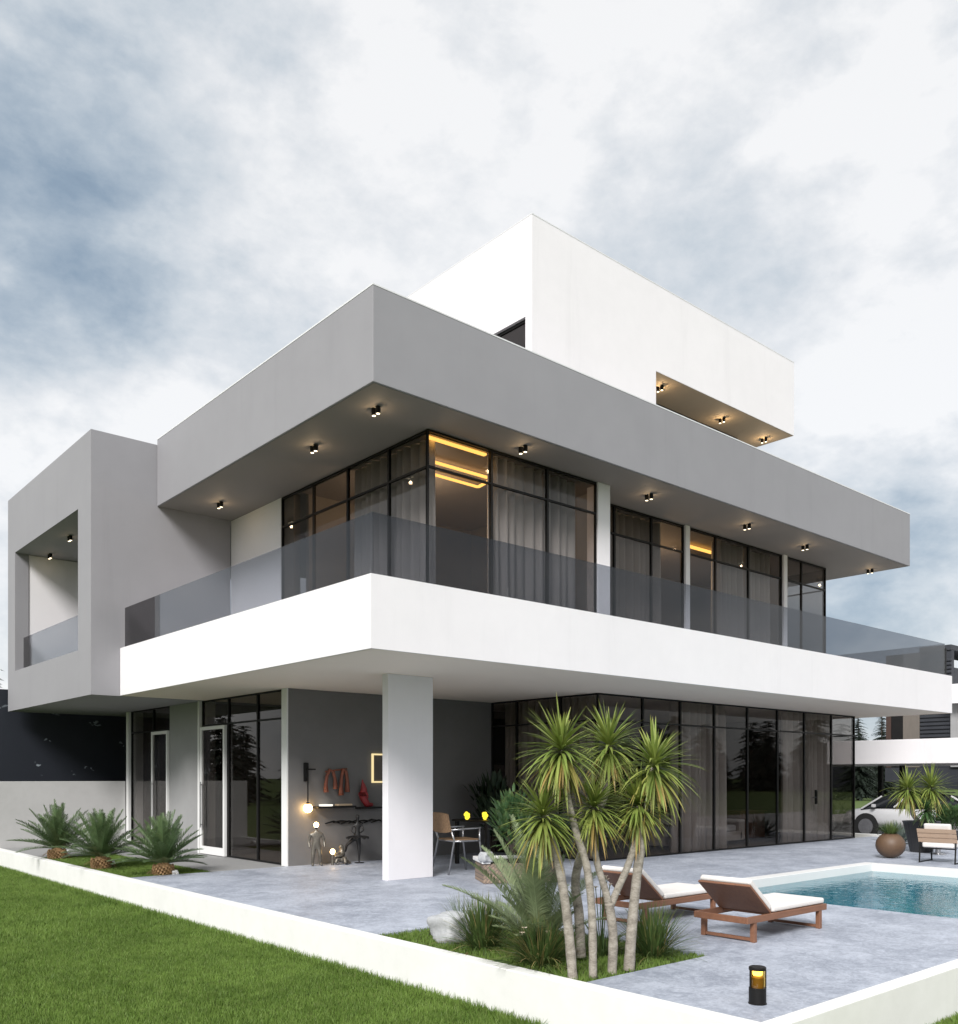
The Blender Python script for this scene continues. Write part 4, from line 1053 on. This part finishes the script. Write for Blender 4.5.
q = onz(951, 838, 0); bush('round_shrub', 'bright green shrub behind the armchair at the picture edge', (q.x, q.y, 0), .6, .8, 1400, 'shrub_leaf', .12, seed=24)
q = onz(950, 846, 0)
t = local(thing('low_planter', 'low dark bowl planter behind the armchair', 'planter', (q.x, q.y, 0)))
MB().lathe([(.001, 0), (.25, 0), (.40, .34), (.36, .34), (.34, .3), (.001, .3)], (0, 0, 0), 24).build('pot', 'pot_dark', t)
# armchair seen from behind
t = local(thing('garden_armchair', 'black framed garden armchair with wooden back and white cushions', 'armchair', (17.72, 7.12, 0), R(-86)))
fm = MB(); hw = .31
for s in (-1, 1):
    y0, y1 = -.33, .33
    fm.bar((s*hw, y0, .012), (s*hw, y1, .012), .022, .022); fm.bar((s*hw, y0, 0), (s*hw, y0 + .06, .52), .022, .022); fm.bar((s*hw, y1, 0), (s*hw, y1 - .06, .54), .022, .022); fm.bar((s*hw, y0 + .06, .52), (s*hw, y1 - .06, .54), .03, .022)
fm.bar((-hw, -.25, .27), (hw, -.25, .27), .022, .022); fm.bar((-hw, .25, .27), (hw, .25, .27), .022, .022)
fm.build('frame', 'black', t)
bk = MB()
for i in range(3): bk.obox((0, -.30 - i*.035, .42 + i*.088), (hw + .03, 0, 0), (0, .010, -.004), (0, -.016, .040))
bk.build('backrest', 'wood_pale', t, bevel=.004)
bx(-hw + .03, hw - .03, -.29, .34, .285, .40).build('seat_cushion', 'cushion', t, bevel=.03, seg=3)
MB().obox((0, -.27, .56), (hw - .08, 0, 0), (0, .06, 0), (0, -.04, .175)).build('back_cushion', 'cushion', t, bevel=.03, seg=3)
q = onz(940, 856, 0)
t = local(thing('side_table', 'small dark low table beyond the armchair', 'table', (q.x + .4, q.y + .2, 0)))
MB().lathe([(.001, .30), (.30, .30), (.30, .335), (.001, .335)], (0, 0, 0), 24).build('table_top', 'pot_dark', t); MB().lathe([(.001, 0), (.16, 0), (.05, .03), (.05, .299), (.001, .299)], (0, 0, 0), 16).build('leg', 'chrome', t)

# ------------------------------------------------------------------ white car on the driveway
def car():
    t = local(thing('parked_car', 'white saloon car parked under the carport beyond the patio', 'car', (29.9, 12.65, GZ + .02), R(90)))
    t.scale = (1, 1, 1.07)
    # profile along x (front +x), heights; lofted across y with rounded edges
    Lc, Wc = 4.5, .90
    lower = [(-2.22, .34, .62), (-2.18, .30, .86), (-1.6, .28, .97), (-.9, .28, .965), (0, .28, .955), (.9, .28, .95), (1.5, .28, .93), (2.0, .28, .88), (2.2, .32, .80), (2.26, .38, .66)]
    body = MB(); rows = []
    prof = [(-1, .30), (-1.02, .55), (-.98, .78), (-.90, 1.0), (-.6, 1.03), (0, 1.04), (.6, 1.03), (.90, 1.0), (.98, .78), (1.02, .55), (1, .30)]
    vs = []
    for x, zb, zt in lower:
        k_ = 1 - .10*max(0, abs(x)/2.26 - .72)/.28
        for y, f in prof: vs.append((x, y*Wc*k_, zb + (zt - zb)*(f - .30)/.74 if f > .3 else zb))
    m_ = len(prof); fs = []
    for i in range(len(lower)-1):
        for j in range(m_-1): a = i*m_ + j; fs.append((a, a+1, a+m_+1, a+m_))
        fs.append((i*m_ + m_-1, i*m_, i*m_+m_, i*m_+2*m_-1))
    fs.append(tuple(range(m_))); fs.append(tuple(range((len(lower)-1)*m_, len(lower)*m_))[::-1])
    body.add(vs, fs); o = body.build('body', 'car_white', t, smooth=True)
    o.modifiers.new('sub', 'SUBSURF').render_levels = 1
    cab = MB(); st = [(-1.9, .93, .95, .80), (-1.3, .93, 1.24, .70), (-.2, .93, 1.37, .64), (.7, .93, 1.36, .64), (1.1, .93, 1.20, .68), (1.65, .84, .86, .78)]
    vs = []
    for x, zb, zt, wy in st:
        for y, z in ((-.80, zb), (-(.80*.3 + wy*.7), zb + (zt-zb)*.6), (-wy*.9, zt), (0, zt + .02), (wy*.9, zt), (.80*.3 + wy*.7, zb + (zt-zb)*.6), (.80, zb)): vs.append((x, y, z))
    fs = [(i*7+j, i*7+j+1, i*7+7+j+1, i*7+7+j) for i in range(5) for j in range(6)]
    cab.add(vs, fs); cab.build('windows', 'car_glass', t, smooth=True)
    for s in (-1, 1):
        for a, b in (((1.62, s*.81, .88), (1.0, s*.67, 1.27)), ((.55, s*.82, .94), (.10, s*.66, 1.36)), ((-1.85, s*.80, .95), (-1.15, s*.68, 1.30))):
            MB().bar(a, b, .05, .05).build('pillar', 'car_white', t, bevel=.01)
    MB().box(-.8, .85, -.56, .56, 1.372, 1.40).build('roof', 'car_glass', t, bevel=.02)
    for x in (-1.38, 1.42):
        for s in (-1, 1):
            wv = MB(); pr = [(.001, -.10), (.31, -.10), (.34, -.06), (.34, .06), (.31, .10), (.001, .10)]; wv.lathe(pr, (0, 0, 0), 28)
            wv.v = [(x + a_, s*.82 + c_, .34 + b_) for a_, b_, c_ in wv.v]; wo = wv.build('wheel', 'tyre', t)
            rm = MB()
            rm.lathe([(.001, -.012), (.06, -.012), (.06, .012), (.001, .012)], (0, 0, 0), 16); rm.lathe([(.215, -.015), (.24, -.015), (.24, .015), (.215, .015)], (0, 0, 0), 24)
            for k_ in range(7):
                a_ = k_*2*PI/7; rm.obox((.14*math.cos(a_), .14*math.sin(a_), 0), (.085*math.cos(a_), .085*math.sin(a_), 0), (-.013*math.sin(a_), .013*math.cos(a_), 0), (0, 0, .010))
            rm.v = [(x + a_, s*(.93) + c_, .34 + b_) for a_, b_, c_ in rm.v]; rm.build('rim', 'alloy', wo)
            ar = MB(); ar.lathe([(.36, -.02), (.41, -.02), (.41, .02), (.36, .02)], (0, 0, 0), 28); ar.v = [(x + a_, s*.905 + c_, .34 + b_) for a_, b_, c_ in ar.v if True]
            ar.build('wheel_arch', 'tyre', t)
    for s in (-1, 1): MB().obox((2.14, s*.62, .64), (.06, 0, -.02), (0, .16, 0), (0, 0, .06)).build('headlight', 'headlight', t, bevel=.02)
    for s in (-1, 1): MB().obox((1.15, s*.94, .98), (.05, 0, 0), (0, .07, 0), (0, 0, .05)).build('mirror', 'car_white', t, bevel=.02)
    return t
car()

# ------------------------------------------------------------------ carport and neighbouring house
CX_ = 29.9
tag(bx(150, 150.3, -60, 160, -.6, 4.6).build('dark_fence', 'navy', loc=(150, 50, GZ)), 'long dark fence across the far lawn seen beneath the carport', 'fence')
t = thing('carport', 'white carport slab on dark posts above the parked car', 'carport', (31, 14, GZ))
bx(CX_ - 1.2, 35.0, 7.7, 24.0, 2.02, 2.78).build('roof', 'white', t, bevel=.01)
for p in (ony(878, 790, 17.5), ony(889, 790, 16.6)):
    pass
for y in (14.9, 15.7, 9.2, 22.):
    bx(33.6, 33.75, y, y + .15, GZ, 2.019).build('post', 'black', t)
N_ = thing('neighbour_house', 'dark modern house behind the carport with brown and tan panels', 'house', (42, 16, GZ))
NX = 38.0
def npl(px): return onx(px, 760, NX).y
ya, yb, yc, yd, ye = npl(886), npl(891), npl(903), npl(919.5), npl(951)
bx(NX, NX + .3, yb, ya, 2.0, 6.7).build('wall_panel', 'brown_panel', N_)
bx(NX + .02, NX + .3, yc, yb, 2.0, 6.7).build('window', 'black', N_)
bx(NX, NX + .3, yd, yc, 2.0, 6.7).build('wall_panel', 'tan_panel', N_)
lv = MB(); lv.box(NX + .06, NX + .3, ye, yd, 2.0, 6.7)
for i in range(22): lv.box(NX, NX + .06, ye, yd - .01, 2.9 + i*.16, 2.9 + i*.16 + .10)
lv.build('louvre', 'slate', N_)
bx(NX - .1, 50, ye - 5, ye - .02, 2.0, 4.5).build('wall', 'grey_wall', N_)
bx(NX - .6, 50, ye - 5.2, ye - .02, 4.5, 5.25).build('roof', 'white', N_)
bx(NX + .32, 50, ye, ya - .01, 2.0, 6.0).box(NX + .0, 50, ye, yd, 6.69, 6.9).build('wall', 'slate', N_)
bx(NX + .02, 50.2, ye - .3, ya + .05, 2.0 - .6, 1.99).build('wall', 'slate', N_)

# ------------------------------------------------------------------ boundary wall, dark screen and trees
tag(bx(5.0, 8.03, 22.4, 22.6, -.6, 1.50).build('boundary_wall', 'boundary', loc=(2, 22.5, GZ), bevel=.006), 'pale boundary wall behind the cycads', 'wall')
tag(bx(5.0, 16, 24.4, 24.55, -.6, 3.75).build('dark_screen', 'screen', loc=(2, 24.5, GZ)), 'dark navy screen with painted flecks of light above the boundary wall', 'screen')
def conifer_mesh(hgt, rad, seed, tiers=44, per=17, n_=7, wide=.24):
    random.seed(seed); lf = MB(); tr = MB()
    tr.tube([(0, 0, -.1), (random.uniform(-.1, .1), 0, hgt*.5), (0, 0, hgt)], [hgt*.018, hgt*.010, .01], 8)
    for i in range(tiers):
        f = i/tiers; z = hgt*(.06 + .92*f); r_ = rad*(1 - f)**.85*random.uniform(.75, 1.1) + .12
        for k_ in range(max(5, int(per*(1 - .5*f)))):
            a = random.random()*6.28; ln = r_*random.uniform(.6, 1.1); d = Vector((math.cos(a), math.sin(a), .15)); p0 = Vector((0, 0, z + random.uniform(-.5, .5)*hgt/tiers))
            prev = p0
            for j in range(1, n_+1):
                u = j/n_; p = p0 + Vector((d.x*ln*u, d.y*ln*u, ln*(.16*u - .42*u*u)))
                side = Vector((-d.y, d.x, 0)); wv = ln*wide*(1 - u*.75)
                for s in (-1, 1):
                    q = p + side*s*wv*random.uniform(.6, 1.1) + Vector((d.x*ln*.10, d.y*ln*.10, -wv*random.uniform(.25, .8)))
                    lf.add([prev, p, q], [(0, 1, 2)]); 
                lf.add([prev, p, prev.lerp(p, .5) + Vector((0, 0, -wv*.7))], [(0, 1, 2)])
                prev = p
    return tr, lf
def conifer(label, loc, hgt, rad, seed, group='dark conifers around the plot'):
    t = local(thing('conifer', label, 'tree', loc, random.random()*6, group))
    tr, lf = conifer_mesh(hgt, rad, seed); tr.build('trunk', 'fir_bark', t); lf.build('crown', 'fir_leaf', t); return t
q = P(-16, 777, 40); conifer('dark conifer at the far left edge behind the grey box', (q.x, q.y, GZ), 8.6, 2.3, 1)
q = P(858, 777, 78); conifer('dark conifer beyond the carport, beside the end of the front glass', (q.x, q.y, GZ), 8.2, 2.4, 2)
q = P(882, 777, 86); conifer('dark conifer beyond the carport, beside the brown neighbouring panel', (q.x, q.y, GZ), 9.4, 2.2, 3)
# far wood: one mass all round the plot, also mirrored in the glass walls
random.seed(77)
protos = [conifer_mesh(1., .25, 50 + i, 26, 12, 4, .36) for i in range(3)]
wood = MB()
def put(x, y, h):
    tr, lf = random.choice(protos); a = random.random()*6.28; ca_, sa_ = math.cos(a), math.sin(a)
    wood.add([(x + (p[0]*ca_ - p[1]*sa_)*h, y + (p[0]*sa_ + p[1]*ca_)*h, GZ + p[2]*h) for p in lf.v], lf.f)
for i in range(150):
    u = i/150; a = R(118 + 200*u); r_ = random.uniform(42, 54)
    if r_*math.cos(a) > 22 and -5 < r_*math.sin(a) < 26 and r_*math.cos(a) < 40: continue
    put(r_*math.cos(a), r_*math.sin(a), random.uniform(2.6, 5.2) if a > R(320) else random.uniform(3.6, 7.6))
for i in range(110):
    a = R(-43 + 62*i/110); r_ = random.uniform(120, 150); put(r_*math.cos(a), r_*math.sin(a), random.uniform(5.5, 8.5) if random.random() < .75 else random.uniform(9, 12.5))
for i in range(60):
    a = R(15 + 50*i/60); r_ = random.uniform(165, 190); put(r_*math.cos(a), r_*math.sin(a), random.uniform(6.0, 8.2))
for i in range(30):
    a = R(95 + 60*i/30); r_ = random.uniform(60, 75); put(r_*math.cos(a), r_*math.sin(a), random.uniform(6.0, 9))
struct(wood.build('far_wood', 'fir_leaf'), 'stuff')
